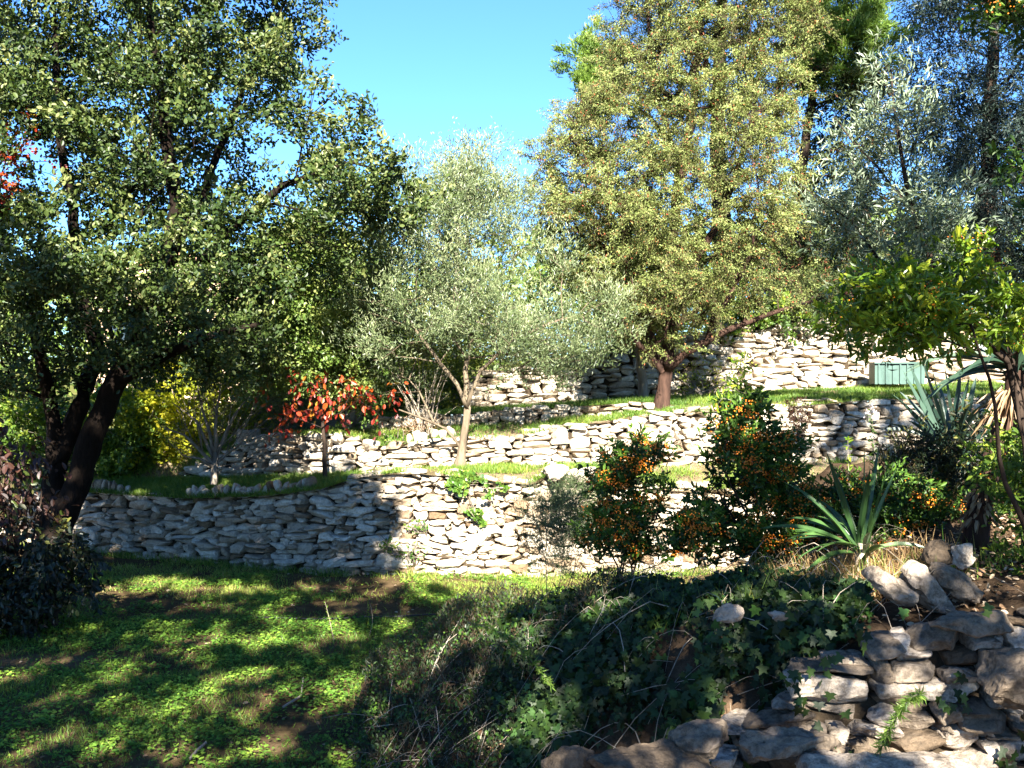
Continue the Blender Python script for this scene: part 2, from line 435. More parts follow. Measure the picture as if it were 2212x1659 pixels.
_, zC1, _ = prof([(-500, 990, 19), (760, 928, 16.6), (790, 906, 16.3), (950, 896, 16.2), (1100, 886, 16.0), (1250, 878, 15.9), (1400, 868, 15.7), (1480, 878, 15.75), (1900, 858, 16.2), (2700, 850, 16.6)])
yD, zD0, _ = prof([(-500, 980, 21), (700, 905, 18.6), (1010, 887, 18), (1200, 872, 18), (1400, 859, 18), (1560, 852, 18), (1700, 845, 18.2), (1900, 835, 18.5), (2100, 826, 19), (2700, 820, 19.5)])
_, zD1, _ = prof([(-500, 980, 21), (990, 886, 18.1), (1030, 812, 18), (1200, 782, 18), (1300, 756, 18), (1500, 722, 18), (1650, 690, 18.1), (1800, 676, 18.3), (2000, 680, 18.8), (2700, 690, 19.5)])

def strip(name, f_front, f_back, x0, x1, mat, rows=10, nx=240, bump=.05, seed=3, label=None):
    xs = np.linspace(x0, x1, nx); V = []
    for k in range(rows + 1):
        t = k / rows
        ya, za = f_front(xs); yb, zb = f_back(xs)
        y = ya * (1 - t) + yb * t; z = za * (1 - t) + zb * t
        z = z + bump * (vn2(xs, y, .6, seed) - .5) * math.sin(math.pi * min(1, t + .1)) + bump * .4 * (vn2(xs, y, .15, seed + 1) - .5)
        V.append(np.stack([xs, y, z], 1))
    i = np.arange(nx - 1)
    F = np.concatenate([np.stack([k * nx + i, k * nx + i + 1, (k + 1) * nx + i + 1, (k + 1) * nx + i], 1) for k in range(rows)])
    o = mesh_obj(name, np.concatenate(V), [F], mat, smooth=True)
    return tag(o, label, kind='structure')

# foreground bank height field
_bx = [-1.3, -1.05, -.4, .3, 1, 2, 3, 4.5, 8]
bT = lambda x: np.interp(x, _bx, [0, .05, .58, .9, 1.12, 1.33, 1.46, 1.55, 1.6])
bF = lambda x: np.interp(x, _bx, [7.6, 7.1, 5.9, 4.9, 5.0, 5.2, 5.2, 5.2, 5.2])
bP = lambda x: np.interp(x, _bx, [9, 8.8, 8.0, 6.9, 6.2, 5.7, 5.65, 5.65, 5.65])
bB = lambda x: np.interp(x, [-1.3, -.4, .3, 1, 1.7, 2.3, 2.8, 3.5, 8], [9.3, 8.9, 8.2, 7.7, 7.9, 8.6, 11, 12.2, 12.2])
def hb(x, y):
    x, y = np.asarray(x, float), np.asarray(y, float)
    t = np.clip((y - bF(x)) / (bP(x) - bF(x)), 0, 1); s = t * t * (3 - 2 * t) * .35 + t * .65
    b = np.clip((bB(x) + .9 - y) / 1.7, 0, 1); b = b * b * (3 - 2 * b)
    return bT(x) * s * b + (.05 * np.clip(y - 6, 0, 3) + .10 * (vn2(x, y, .5, 11) - .5) + .05 * (vn2(x, y, .17, 12) - .5)) * s * b * (x > -1.25) - .01 * (b * s < .01)

# lawn: one wide sheet
def lawn_z(x, y):
    return .05 * (vn2(x, y, 1.2, 21) - .5) + .025 * (vn2(x, y, .3, 22) - .5)
xs = np.concatenate([np.linspace(-120, -11, 20), np.linspace(-10.5, 10.5, 160), np.linspace(11, 120, 20)])
ysl = np.concatenate([np.linspace(-120, 3, 20), np.linspace(3.5, 13.3, 90)])
GX, GY = np.meshgrid(xs, ysl); GZ = lawn_z(GX, GY)
V = np.stack([GX, GY, GZ], -1).reshape(-1, 3)
last = np.stack([xs, yA(xs) + .18, lawn_z(xs, yA(xs))], 1)
V = np.concatenate([V, last]); nx = len(xs); rr = len(ysl) + 1
i = np.arange(nx - 1)
F = np.concatenate([np.stack([k * nx + i, k * nx + i + 1, (k + 1) * nx + i + 1, (k + 1) * nx + i], 1) for k in range(rr - 1)])
tag(mesh_obj('lawn', V, [F], M['soil'], smooth=True), kind='structure')

ST = (-40, 40)
strip('terrace_ground', lambda x: (yA(x) + .10, zA1(x) - .03), lambda x: (yB(x) + .15, zB0(x)), *ST, M['terrace'], seed=31, nx=900)
strip('middle_terrace_ground', lambda x: (yB(x) + .12, zB1(x) - .03), lambda x: (yC(x) + .15, zC0(x)), *ST, M['terrace'], seed=32, nx=900)
strip('upper_terrace_ground', lambda x: (yC(x) + .12, zC1(x) - .02), lambda x: (yD(x) + .15, zD0(x)), *ST, M['terrace'], seed=33, nx=900)
strip('hillside', lambda x: (yD(x) + .12, zD1(x) - .03), lambda x: (0 * x + 260, 0 * x + 5.0), -150, 150, M['hill'], rows=30, seed=34, nx=1500, bump=.1)

xs = np.linspace(-1.7, 8, 200); ys = np.linspace(4.6, 13, 170)
GX, GY = np.meshgrid(xs, ys); V = np.stack([GX, GY, hb(GX, GY)], -1).reshape(-1, 3); nx = len(xs); i = np.arange(nx - 1)
F = np.concatenate([np.stack([k * nx + i, k * nx + i + 1, (k + 1) * nx + i + 1, (k + 1) * nx + i], 1) for k in range(len(ys) - 1)])
tag(mesh_obj('earth_bank', V, [F], M['bank'], smooth=True), kind='structure')

# ------------------------------------------------------------------ dry-stone walls
def cube_tpl(n):
    g = np.linspace(-1, 1, n + 1); idx = {}; V = []; F = []
    def vid(p):
        k = tuple(np.round(p, 5))
        if k not in idx: idx[k] = len(V); V.append(p)
        return idx[k]
    for ax in range(3):
        for s in (-1, 1):
            o = [a for a in range(3) if a != ax]
            for a in range(n):
                for b in range(n):
                    q = []
                    for (da, db) in ((0, 0), (1, 0), (1, 1), (0, 1)):
                        p = [0, 0, 0]; p[ax] = s; p[o[0]] = g[a + da]; p[o[1]] = g[b + db]; q.append(vid(p))
                    if (s > 0) ^ (ax == 1): F.append(q)
                    else: F.append(q[::-1])
    return np.array(V, float), np.array(F)
CT3, CT5, CT9, CT20 = cube_tpl(3), cube_tpl(5), cube_tpl(9), cube_tpl(22)

def stone(acc, c, size, tilt, yaw, rng, tpl=CT3, e=5.0, rough=.05, tint=None, pitch=0.0, facets=7, disp=0.0):
    V, F = tpl
    q = V / (np.sum(np.abs(V) ** e, 1) ** (1 / e))[:, None]
    for k in range(3):
        w = rng.normal(0, 1.3, 3); q = q + rng.normal(0, .075, 3)[None] * np.sin(q @ w + rng.uniform(0, 6))[:, None]
    taper = rng.uniform(-.22, .22); q[:, 2] *= 1 + taper * q[:, 0]
    dirs = norm(rng.normal(0, 1, (facets, 3)) * np.array([1.2, 1, .9])) if facets else []
    for d in dirs:
        hgt_ = rng.uniform(.55, .95); q = q - np.maximum(0, q @ d - hgt_)[:, None] * d * .9
    q = q + rng.normal(0, rough, q.shape)
    q = q * (np.array(size) / 2)
    if disp:
        o = rng.uniform(0, 9, 3); nn = norm(q / (np.array(size) / 2) ** 2)
        f = (vn3(q * [.7, 1, 1.6] + o, .13, 5) - .5) * 1.0 + (vn3(q * [.7, 1, 1.8] + o, .05, 6) - .5) * .5 + (vn3(q + o, .02, 7) - .5) * .25
        q = q + nn * f[:, None] * disp
    ct, st, cy, sy, cp, sp = math.cos(tilt), math.sin(tilt), math.cos(yaw), math.sin(yaw), math.cos(pitch), math.sin(pitch)
    x, y, z = q.T
    y, z = y * cp - z * sp, y * sp + z * cp
    x, z = x * ct - z * st, x * st + z * ct
    x, y = x * cy - y * sy, x * sy + y * cy
    acc.add(np.stack([x, y, z], 1) + np.array(c), [F], rng.random() if tint is None else tint)

def dry_wall(name, fy, fz0, fz1, x0, x1, label, mat, wr=(.16, .5), hr=(.05, .12), batter=.12, depth=.28, tpl=CT3, seed=1, cope=None, seat=.05, rough=.035, sag=0.0):
    rng = np.random.default_rng(seed)
    ds = .03; nb = int((x1 - x0) / ds); xb = x0 + (np.arange(nb) + .5) * ds
    b0 = fz0(xb); top = fz1(xb) + .025 * np.sin(xb * 3.1) + .05 * (vn2(xb, xb * 0, .35, seed + 3) - .5)
    h = b0 - seat
    acc = Acc(); n = 0
    slope_bias = sag * np.sin(xb * .9 + seed)
    while n < 6000:
        rem = h - b0 + slope_bias
        rem = np.where(h >= top - .02, 1e9, rem)
        i = int(np.argmin(rem))
        if rem[i] > 1e8: break
        a = b = i; lim = h[i] + .022
        want = rng.uniform(*wr) * (1.0 if rng.random() > .12 else 1.5)
        big = rng.random() < .09
        while (b - a + 1) * ds < want:
            la = a > 0 and h[a - 1] < lim and h[a - 1] > h[i] - .04
            rb = b < nb - 1 and h[b + 1] < lim and h[b + 1] > h[i] - .04
            if not la and not rb: break
            if la and (not rb or rng.random() < .5): a -= 1
            elif rb: b += 1
        w = (b - a + 1) * ds
        hh = rng.uniform(*hr) * (1.7 if big else 1)
        hh = min(hh, w * .9)
        hh = max(hh, .028)
        zb = float(np.mean(h[a:b + 1]))
        tt = float(np.mean(top[a:b + 1]))
        if zb + hh > tt + .05: hh = max(.035, tt - zb + rng.uniform(0, .03))
        tilt = math.atan2(h[b] - h[a], w) * .6 + rng.normal(0, .075) if b > a else 0
        xc = (xb[a] + xb[b]) / 2; zc = zb + hh / 2
        y = float(fy(xc)) + batter * (zc - float(fz0(xc))) + rng.normal(0, .032)
        dp = depth * rng.uniform(.8, 1.2)
        dy = (float(fy(xc + .05)) - float(fy(xc - .05))) / .1
        stone(acc, (xc, y + dp / 2, zc), (w + .022, dp, hh + .012), tilt, math.atan(dy) + rng.normal(0, .07), rng, tpl, rough=rough, facets=5, e=rng.uniform(3.5, 10), disp=.035 if tpl is not CT3 else 0)
        h[a:b + 1] = zb + hh + (np.linspace(-.5, .5, b - a + 1) * math.tan(tilt) * w * .4 if b > a else 0)
        n += 1
    if cope:
        for (cx0, cx1) in cope:
            x = cx0
            while x < cx1:
                w = rng.uniform(.06, .12); hh = rng.uniform(.13, .22)
                z = float(fz1(x)) + hh * .35
                stone(acc, (x, float(fy(x)) + batter * 1.2 + .1, z), (w, .25, hh), rng.normal(.12, .14), rng.normal(0, .2), rng, tpl, rough=rough)
                x += w * 1.02
    root = empty(name, (float(np.mean([x0, x1])), float(fy((x0 + x1) / 2)), float(fz0((x0 + x1) / 2))), label, 'wall')
    acc.build('stonework', mat, root, smooth=False)
    # earth and rubble core behind the stones
    nxs = int((x1 - x0) / .1) + 2; xs = np.linspace(x0, x1, nxs)
    Vc = np.concatenate([np.stack([xs, fy(xs) + .13, fz0(xs) - .15], 1), np.stack([xs, fy(xs) + .13 + batter * (fz1(xs) - fz0(xs)), np.maximum(fz1(xs) - .05, fz0(xs) - .1)], 1),
                         np.stack([xs, fy(xs) + .13 + batter * (fz1(xs) - fz0(xs)) + .25, np.maximum(fz1(xs) - .055, fz0(xs) - .1)], 1)])
    i = np.arange(nxs - 1)
    mesh_obj('earth_core', Vc, [np.concatenate([np.stack([i, i + 1, nxs + i + 1, nxs + i], 1), np.stack([nxs + i, nxs + i + 1, 2 * nxs + i + 1, 2 * nxs + i], 1)])], M['core'], root)
    return root

zero = lambda x: 0 * np.asarray(x, float)
dry_wall('dry_stone_wall', yA, zero, zA1, -9.5, 8.5, 'lowest long dry-stone wall standing at the back of the shaded lawn', M['stone'],
         wr=(.10, .38), hr=(.045, .105), tpl=CT5, seed=11, cope=[(-4.6, -2.6), (-6.2, -5.6)], sag=.12)
dry_wall('dry_stone_wall', yB, zB0, zB1, float(at(385, 0, 16.5)[0]), 8.5, 'second dry-stone wall up, behind the olive trunk and below the juniper', M['stone_far'],
         wr=(.14, .42), hr=(.05, .10), seed=12, cope=[(float(at(880, 0, 15)[0]), float(at(975, 0, 15)[0]))], sag=.05)
dry_wall('dry_stone_wall', yC, zC0, zC1, float(at(775, 0, 16.3)[0]), float(at(1445, 0, 15.7)[0]), 'low short dry-stone wall ending at the juniper trunk', M['stone_far'],
         wr=(.12, .3), hr=(.05, .11), seed=13)
dry_wall('dry_stone_wall', yD, zD0, zD1, float(at(1005, 0, 18)[0]), 10.5, 'topmost tall pale dry-stone wall behind the juniper and the green panel', M['stone_far'],
         wr=(.16, .5), hr=(.06, .11), seed=14)

# near wall at lower right
yN = lambda x: np.interp(x, [.2, 1, 2, 3, 6], [5.25, 5.12, 5.0, 4.95, 4.95])
zN0 = lambda x: 0 * np.asarray(x, float) + .36
zN1 = lambda x: np.interp(x, [.9, 1.3, 1.6, 2, 3, 6], [.62, .85, 1.12, 1.30, 1.42, 1.5])
near = dry_wall('dry_stone_wall', yN, zN0, zN1, .95, 4.2, 'near dry-stone wall of large rough blocks at the lower right, partly under ivy', M['stone_near'],
                wr=(.12, .30), hr=(.055, .13), batter=.38, depth=.3, tpl=CT9, seed=22, rough=.01, seat=.0)

# ------------------------------------------------------------------ trees
def tree(name, label, cat, base, trunks, poly, y0, thick, nclump, mind, mat, bark, leaf, nleaf, spread, seed, group=None, hole=0.0, hs=1.0,
         sub=4, tpl=T_OVAL, up=.5, out=.6, tip=.005, bf=.35, crown_name='crown', flat=.8, extra=None, wob=.06, minr=0.0, droop=0.0, tintbias=None, axis_up=0.0, carve=None, spray=.16):
    rng = np.random.default_rng(seed)
    root = empty(name, base, label, cat, group)
    C = crown_points(poly, y0, thick, nclump, mind, seed, hole, hs) if poly is not None else np.zeros((0, 3))
    if extra is not None: C = np.concatenate([C, extra])
    if carve is not None:
        for (g, rr_) in carve:
            w = C - np.array(g); al = w @ SUNV; dd = np.linalg.norm(w - al[:, None] * SUNV, axis=1)
            C = C[~((al > 0) & (dd < rr_))]
    S = []
    for c in C:
        for k in range(sub):
            S.append(c + rng.normal(0, spread * .75, 3) * np.array([1, 1, flat]))
    S = np.array(S)
    tg = np.concatenate([C, S])
    pos, par, rad = grow(trunks, tg, bf=bf, tip=tip, seed=seed, wob=wob)
    acc = Acc(); tubes(acc, pos, par, rad, minr); acc.build('trunk', bark, root, smooth=True)
    if nleaf:
        m = nleaf
        cen = np.repeat(S, m, axis=0); cl = np.repeat(np.repeat(C, sub, axis=0), m, axis=0)
        sd = norm(norm(S - np.repeat(C, sub, axis=0) + 1e-6) + rng.normal(0, .35, S.shape) + np.array([0, -.15, axis_up - droop * .8]))
        sdr = np.repeat(sd, m, axis=0)
        q = rng.uniform(-.45, 1, len(cen))[:, None]
        wid = (.34 - .16 * np.clip(q, 0, 1)) if spray > 0 else .42
        P = cen + sdr * q * spray * rng.uniform(.7, 1.3, (len(cen), 1)) + rng.normal(0, 1, cen.shape) * spread * wid * np.array([1, 1, flat])
        P[:, 2] -= np.clip(q[:, 0], 0, 1) ** 2 * droop * spray * .5
        D = norm(rng.normal(0, 1, P.shape) * .62 + sdr * (.5 + out * .5) + np.array([0, 0, (axis_up - droop) * .6]))
        outw = norm(P - cl + 1e-6)
        N = norm(rng.normal(0, 1, P.shape) * .7 + outw * .4 + np.array([0, -.25, up]))
        ct = np.repeat(rng.normal(0, .13, len(S)), m)
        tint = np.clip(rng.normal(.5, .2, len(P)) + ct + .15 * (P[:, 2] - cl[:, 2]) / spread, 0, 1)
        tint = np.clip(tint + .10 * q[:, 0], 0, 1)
        if tintbias is not None: tint = tintbias(P, tint, rng)
        s = rng.uniform(.65, 1.25, len(P))
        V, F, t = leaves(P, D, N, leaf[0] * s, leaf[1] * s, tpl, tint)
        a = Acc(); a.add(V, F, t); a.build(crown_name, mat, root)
    return root, C, S

def L3(*p): return np.array([at(*q) for q in p])

# big holm oak on the left
t1 = (L3((88, 1270, 14), (104, 1200, 14), (122, 1140, 14)), [.36, .25, .22], None)
t2 = (L3((128, 1135, 14), (168, 1056, 14), (198, 946, 13.9), (237, 855, 13.8), (300, 700, 13.6), (360, 560, 13.6), (375, 430, 13.6), (350, 220, 13.6), (330, 50, 13.6), (330, -120, 13.6)),
      [.21, .16, .165, .15, .13, .11, .09, .07, .05, .03], 0)
t3 = (L3((108, 1130, 14), (112, 1070, 14.05), (120, 1010, 14.1), (150, 940, 14.1), (178, 870, 14.1), (215, 760, 14.3), (170, 600, 14.3), (160, 450, 14.3), (120, 250, 14.2), (120, 60, 14.2)),
      [.18, .14, .14, .13, .12, .10, .09, .07, .05, .03], 0)
t4 = (L3((118, 1005, 14.1), (122, 930, 14.05), (112, 865, 13.9), (100, 800, 13.7), (60, 650, 13.4)), [.11, .10, .095, .08, .05], 2)
t5 = (L3((300, 700, 13.6), (420, 600, 13.3), (520, 480, 13.3), (620, 400, 13.3), (760, 350, 13.3)), [.10, .08, .06, .045, .025], 1)
t6 = (L3((250, 830, 13.8), (330, 780, 13.3), (430, 730, 12.8), (560, 700, 12.6)), [.09, .07, .05, .03], 1)
t7 = (L3((360, 560, 13.6), (440, 420, 13.9), (500, 250, 14), (560, 100, 14)), [.08, .06, .045, .02], 1)
oak_poly = [(-150, -160), (-150, 870), (0, 860), (70, 840), (130, 850), (200, 800), (300, 770), (340, 800), (420, 770), (560, 810), (620, 800), (600, 700), (640, 600), (740, 560), (770, 505), (880, 495), (890, 430),
            (850, 365), (745, 350), (770, 290), (805, 200), (780, 130), (750, 180), (660, 190), (600, 130), (665, 35), (620, -160)]
tree('holm_oak', 'large dark evergreen oak with twin black trunks on the left of the lawn', 'tree', (float(at(118, 0, 14)[0]), 14, 0),
     [t1, t2, t3, t4, t5, t6, t7], oak_poly, 13.6, 2.1, 480, .27, M['oak'], M['bark_oak'], (.064, .038), 72, .26, 101, hole=.42, extra=L3((560, 470, 13.1), (600, 430, 13), (650, 400, 13), (480, 560, 13), (430, 610, 13), (700, 380, 13)), hs=.75, spray=.2, axis_up=.2, carve=[(at(380, 850, 17.4), .5), (at(350, 960, 17.4), .45), (at(470, 860, 17.6), .4), (at(250, 900, 17.3), .35), (at(700, 640, 15), .42), (at(640, 770, 15), .42), (at(760, 560, 15), .35), (at(600, 600, 15), .3)], sub=5, tpl=T_OVAL, up=.6)

# evergreen behind, right of the oak
tree('evergreen_oak', 'paler evergreen oak with slim grey trunks behind the red-leaved sapling', 'tree', at(755, 945, 17.0),
     [(L3((755, 950, 17.0), (757, 900, 16.8), (745, 800, 16.2), (720, 650, 15.6)), [.09, .08, .07, .04], None), (L3((779, 948, 17.1), (778, 880, 16.9), (760, 760, 16.2), (790, 620, 15.8)), [.08, .07, .06, .03], None)],
     [(560, 560), (640, 470), (720, 470), (800, 540), (830, 640), (820, 760), (800, 850), (700, 850), (640, 830), (560, 830), (500, 700)], 15.6, 1.1, 150, .24, M['oak2'], M['bark_pale'], (.06, .036), 60, .26, 102, hole=.30, hs=.8, sub=5)

DL = [(at(u, v, 18), .36) for u, v in ((1055, 860), (1110, 850), (1170, 845), (1230, 840), (1080, 835), (1150, 825))]
# olive in the middle
olive_poly = [(785, 560), (830, 480), (880, 470), (915, 430), (940, 350), (1030, 325), (1070, 380), (1110, 430), (1160, 490), (1230, 560), (1320, 650), (1335, 730), (1270, 780), (1200, 800), (1090, 790), (1000, 750), (920, 800), (840, 830), (790, 760), (775, 650)]
tree('olive_tree', 'grey-green olive tree with slender leaning trunk in the centre of the terrace', 'tree', at(992, 1008, 14.75),
     [(L3((990, 1015, 14.75), (996, 985, 14.75), (1003, 940, 14.75), (1010, 880, 14.75)), [.11, .062, .052, .048], None),
      (L3((1008, 890, 14.75), (985, 830, 14.6), (930, 760, 14.4), (880, 690, 14.2), (850, 620, 14.2)), [.036, .032, .027, .02, .01], 0),
      (L3((1010, 880, 14.75), (1010, 800, 14.8), (1020, 700, 14.9), (1010, 560, 14.9), (1000, 430, 14.9)), [.042, .038, .03, .022, .01], 0),
      (L3((1010, 880, 14.75), (1040, 800, 14.6), (1100, 740, 14.3), (1180, 700, 14.1), (1250, 680, 14.1)), [.034, .028, .024, .018, .01], 0),
      (L3((994, 965, 14.75), (960, 925, 14.6), (915, 905, 14.4), (862, 885, 14.2)), [.024, .02, .017, .01], 0)],
     olive_poly, 14.8, 1.3, 235, .24, M['olive'], M['bark_grey'], (.062, .0145), 68, .22, 103, hole=.38, hs=.55, sub=5, tpl=T_DIAM, up=.2, axis_up=.75, tip=.0035, spray=.34, carve=DL,
     extra=crown_points([(915, 470), (925, 380), (1000, 320), (1060, 340), (1110, 430), (1130, 480)], 14.8, .5, 26, .2, 603))
# thin wispy trees at the back of the olive
tree('poplar_tree', 'wispy pale half-bare tree rising behind the olive crown', 'tree', at(990, 930, 19),
     [(L3((985, 930, 19), (985, 700, 19), (990, 500, 19), (1000, 350, 19)), [.08, .06, .04, .01], None)],
     [(900, 500), (920, 350), (1000, 320), (1110, 400), (1150, 520), (1200, 640), (1180, 830), (900, 840), (850, 700)], 19, .9, 110, .28, M['yellow'], M['bark_pale'], (.05, .022), 18, .25, 104, sub=4, tpl=T_DIAM, axis_up=.9, tip=.004, spray=.4)

# big juniper
jun_poly = [(1175, 300), (1155, 380), (1205, 440), (1185, 560), (1240, 610), (1325, 640), (1335, 700), (1400, 730), (1480, 720), (1560, 670), (1620, 630), (1640, 560), (1700, 500), (1720, 380), (1700, 200), (1760, 60), (1740, -100), (1660, -260), (1450, -260), (1360, -100), (1310, 60), (1330, 150), (1260, 200), (1190, 260)]
def jt(P, t, rng):
    return np.where(rng.random(len(t)) < .03, rng.uniform(.95, 1, len(t)), np.minimum(t, .92))
jc = np.concatenate([L3((1450, 745, 15.5), (1400, 740, 15.3), (1340, 700, 15.2), (1540, 690, 15.4), (1600, 665, 15.3), (1680, 645, 15.3), (1740, 635, 15.2), (1790, 630, 15.2), (1640, 640, 15.4), (1720, 600, 15.4)), crown_points([(1160, 420), (1400, 420), (1450, 700), (1340, 720), (1230, 620), (1180, 560)], 15.3, .9, 80, .22, 555)])
tree('juniper_tree', 'huge yellow-green juniper with a reddish forked trunk on the second terrace wall', 'tree', at(1432, 890, 15.75),
     [(L3((1428, 893, 15.75), (1436, 840, 15.75), (1440, 790, 15.75)), [.145, .105, .11], None),
      (L3((1440, 800, 15.75), (1448, 740, 15.8), (1455, 600, 15.9), (1462, 420, 16), (1500, 200, 16), (1520, 0, 16), (1520, -220, 16)), [.11, .10, .09, .08, .06, .04, .02], 0),
      (L3((1436, 805, 15.75), (1400, 765, 15.4), (1370, 735, 15.1), (1320, 650, 14.9)), [.06, .05, .04, .02], 0),
      (L3((1442, 800, 15.75), (1480, 765, 15.6), (1560, 720, 15.5), (1660, 680, 15.4), (1790, 640, 15.2)), [.07, .06, .05, .035, .012], 0),
      (L3((1436, 800, 15.75), (1380, 640, 15.6), (1330, 480, 15.5), (1260, 330, 15.5)), [.07, .055, .04, .015], 0),
      (L3((1455, 640, 15.9), (1560, 480, 15.8), (1620, 300, 15.8), (1650, 100, 15.8)), [.07, .05, .04, .02], 1)],
     jun_poly, 16, 1.9, 740, .25, M['juniper'], M['bark_red'], (.040, .0155), 130, .14, 105, hole=.29, hs=.5, sub=5, tpl=T_DIAM, up=.7, out=1.2, tip=.0075, tintbias=jt, flat=.6, extra=jc, spray=.27, droop=.35, carve=DL)
# second stem beside it
tree('slim_tree', 'slim grey-trunked tree just left of the juniper trunk', 'tree', at(1388, 868, 16.9),
     [(L3((1390, 870, 16.9), (1384, 800, 16.9), (1380, 740, 16.9), (1370, 650, 16.9)), [.085, .07, .06, .04], None)],
     [(1280, 720), (1340, 640), (1430, 640), (1450, 720), (1350, 760)], 17, .6, 25, .25, M['greenbush'], M['stem'], (.06, .03), 40, .22, 106)
# dark conifer behind on the right
tree('cypress_tree', 'dark shaded conifer between the juniper and the silver olive', 'tree', at(1640, 700, 19.6),
     [(L3((1650, 760, 19.6), (1655, 700, 19.6), (1690, 560, 19.6), (1720, 380, 19.6), (1760, 100, 19.6), (1780, -150, 19.6)), [.16, .13, .11, .09, .06, .03], None),
      (L3((1660, 680, 19.6), (1700, 600, 19.2), (1760, 520, 19.1)), [.07, .05, .02], 0)],
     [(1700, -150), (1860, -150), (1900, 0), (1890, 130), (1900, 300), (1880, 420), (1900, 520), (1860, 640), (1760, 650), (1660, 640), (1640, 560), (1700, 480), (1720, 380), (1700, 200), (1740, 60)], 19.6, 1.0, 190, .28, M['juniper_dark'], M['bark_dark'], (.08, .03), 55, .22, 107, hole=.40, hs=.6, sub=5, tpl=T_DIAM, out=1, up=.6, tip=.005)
tree('juniper_bough', 'dark feathery bough drooping over the top of the upper wall', 'tree', at(1700, 735, 18.6),
     [(L3((1700, 740, 18.6), (1720, 690, 18.4), (1760, 640, 18.3)), [.07, .05, .03], None)],
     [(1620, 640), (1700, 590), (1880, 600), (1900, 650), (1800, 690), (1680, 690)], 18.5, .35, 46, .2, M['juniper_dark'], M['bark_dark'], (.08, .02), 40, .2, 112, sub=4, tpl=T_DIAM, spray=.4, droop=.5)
tree('pine_tree', 'bright green pine whose tufts show behind the top of the juniper', 'tree', at(1560, 850, 20),
     [(L3((1560, 800, 20), (1550, 400, 20), (1560, 0, 20), (1600, -200, 20)), [.2, .16, .1, .05], None),
      (L3((1550, 420, 20), (1400, 250, 19.6), (1290, 170, 19.4)), [.07, .04, .015], 0),
      (L3((1560, 100, 20), (1700, 60, 19.5), (1840, 40, 19.2)), [.08, .06, .03], 0)],
     [(1235, 95), (1275, 95), (1330, 150), (1340, 210), (1280, 240), (1245, 190)], 19.4, .5, 16, .2, M['pine'], M['bark_dark'], (.13, .012), 130, .2, 108, tpl=T_DIAM, axis_up=.6, sub=5,
     extra=crown_points([(1700, -120), (1910, -100), (1905, 120), (1850, 210), (1760, 180), (1720, 60)], 19.2, .8, 50, .25, 508))
# silver olive at right, nearer
tree('silver_olive_tree', 'silvery olive branches reaching left in front of the dark conifers', 'tree', (3.1, 6.3, float(hb(3.1, 6.3))),
     [(np.array([[3.1, 6.3, float(hb(3.1, 6.3)) - .08], at(2240, 1000, 6.2), at(2190, 780, 6.2), at(2050, 660, 6.1), at(1985, 450, 6.0), at(1950, 300, 6.0), at(1925, 150, 6.0)]), [.045, .04, .03, .022, .016, .01, .004], None),
      (L3((2040, 650, 6.1), (1900, 560, 6.0), (1840, 480, 5.9), (1725, 395, 5.8)), [.014, .01, .006, .003], 0),
      (L3((1985, 560, 6.1), (1890, 640, 6.0), (1780, 690, 5.9)), [.01, .006, .003], 0),
      (L3((1985, 460, 6.0), (1900, 360, 5.9), (1800, 250, 5.9)), [.01, .007, .003], 0)],
     [(1930, 110), (1975, 200), (2000, 330), (2060, 480), (2040, 600), (2000, 680), (1900, 690), (1850, 720), (1800, 690), (1860, 600), (1770, 510), (1705, 400), (1800, 420), (1850, 340), (1790, 235), (1850, 250), (1850, 160), (1900, 180)],
     6.0, .4, 95, .085, M['silver'], M['bark_dark'], (.05, .011), 17, .07, 109, spray=.17, hole=.36, hs=.3, sub=5, tpl=T_DIAM, axis_up=.3, tip=.0015, out=1.2)
# dark cedar at right edge
tree('cedar_tree', 'tall dark blue-green cedar in shade at the right edge', 'tree', at(2140, 745, 20),
     [(L3((2150, 745, 20), (2140, 600, 20), (2130, 400, 20), (2140, 200, 20), (2150, -150, 20)), [.25, .22, .16, .12, .05], None)],
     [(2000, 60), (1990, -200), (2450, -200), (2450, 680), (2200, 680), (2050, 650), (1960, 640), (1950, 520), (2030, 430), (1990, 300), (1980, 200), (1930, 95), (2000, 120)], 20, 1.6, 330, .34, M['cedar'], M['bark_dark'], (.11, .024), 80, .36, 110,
     hole=.33, hs=.9, sub=5, tpl=T_DIAM, up=.4, out=1.2, flat=.6, spray=.45, droop=.4)

# ------------------------------------------------------------------ trees that stand behind the camera and shade the garden
def shade_clumps(poly, mind, seed, cover=1.0, ns=.9, dist=10.0, gaps=()):
    """poly in (x, z) on the plane y = 14 as the sun sees it; clumps hang about `dist` metres up-sun of it"""
    rng = np.random.default_rng(seed); poly = np.asarray(poly, float)
    lo, hi = poly.min(0), poly.max(0); n = int(np.prod(hi - lo) / mind ** 2 * 14) + 50
    x = rng.uniform(lo[0], hi[0], n); z = rng.uniform(lo[1], hi[1], n)
    ok = in_poly(x, z, poly)
    if cover < 1:
        f = vn2(x, z * 1.3, ns, seed + 1) * .65 + vn2(x, z * 1.3, ns * .4, seed + 2) * .35
        ok &= f < np.quantile(f[ok], cover)
    for (a0, a1, b0, b1) in gaps: ok &= ~((x > a0) & (x < a1) & (z > b0) & (z < b1))
    x, z = x[ok], z[ok]; keep = []
    for p in zip(x, z):
        if all((p[0] - q[0]) ** 2 + (p[1] - q[1]) ** 2 > mind * mind for q in keep): keep.append(p)
    k = np.array(keep); P = np.stack([k[:, 0], np.full(len(k), 14.0), k[:, 1]], 1)
    yg = np.where(k[:, 1] < 0, 14 + k[:, 1] / math.tan(SUN_EL), 14.0)       # where that ray meets the garden
    t = (14 - yg + dist + rng.uniform(-.8, .8, len(k))) / (-SUNV[1])
    return P + t[:, None] * SUNV[None]
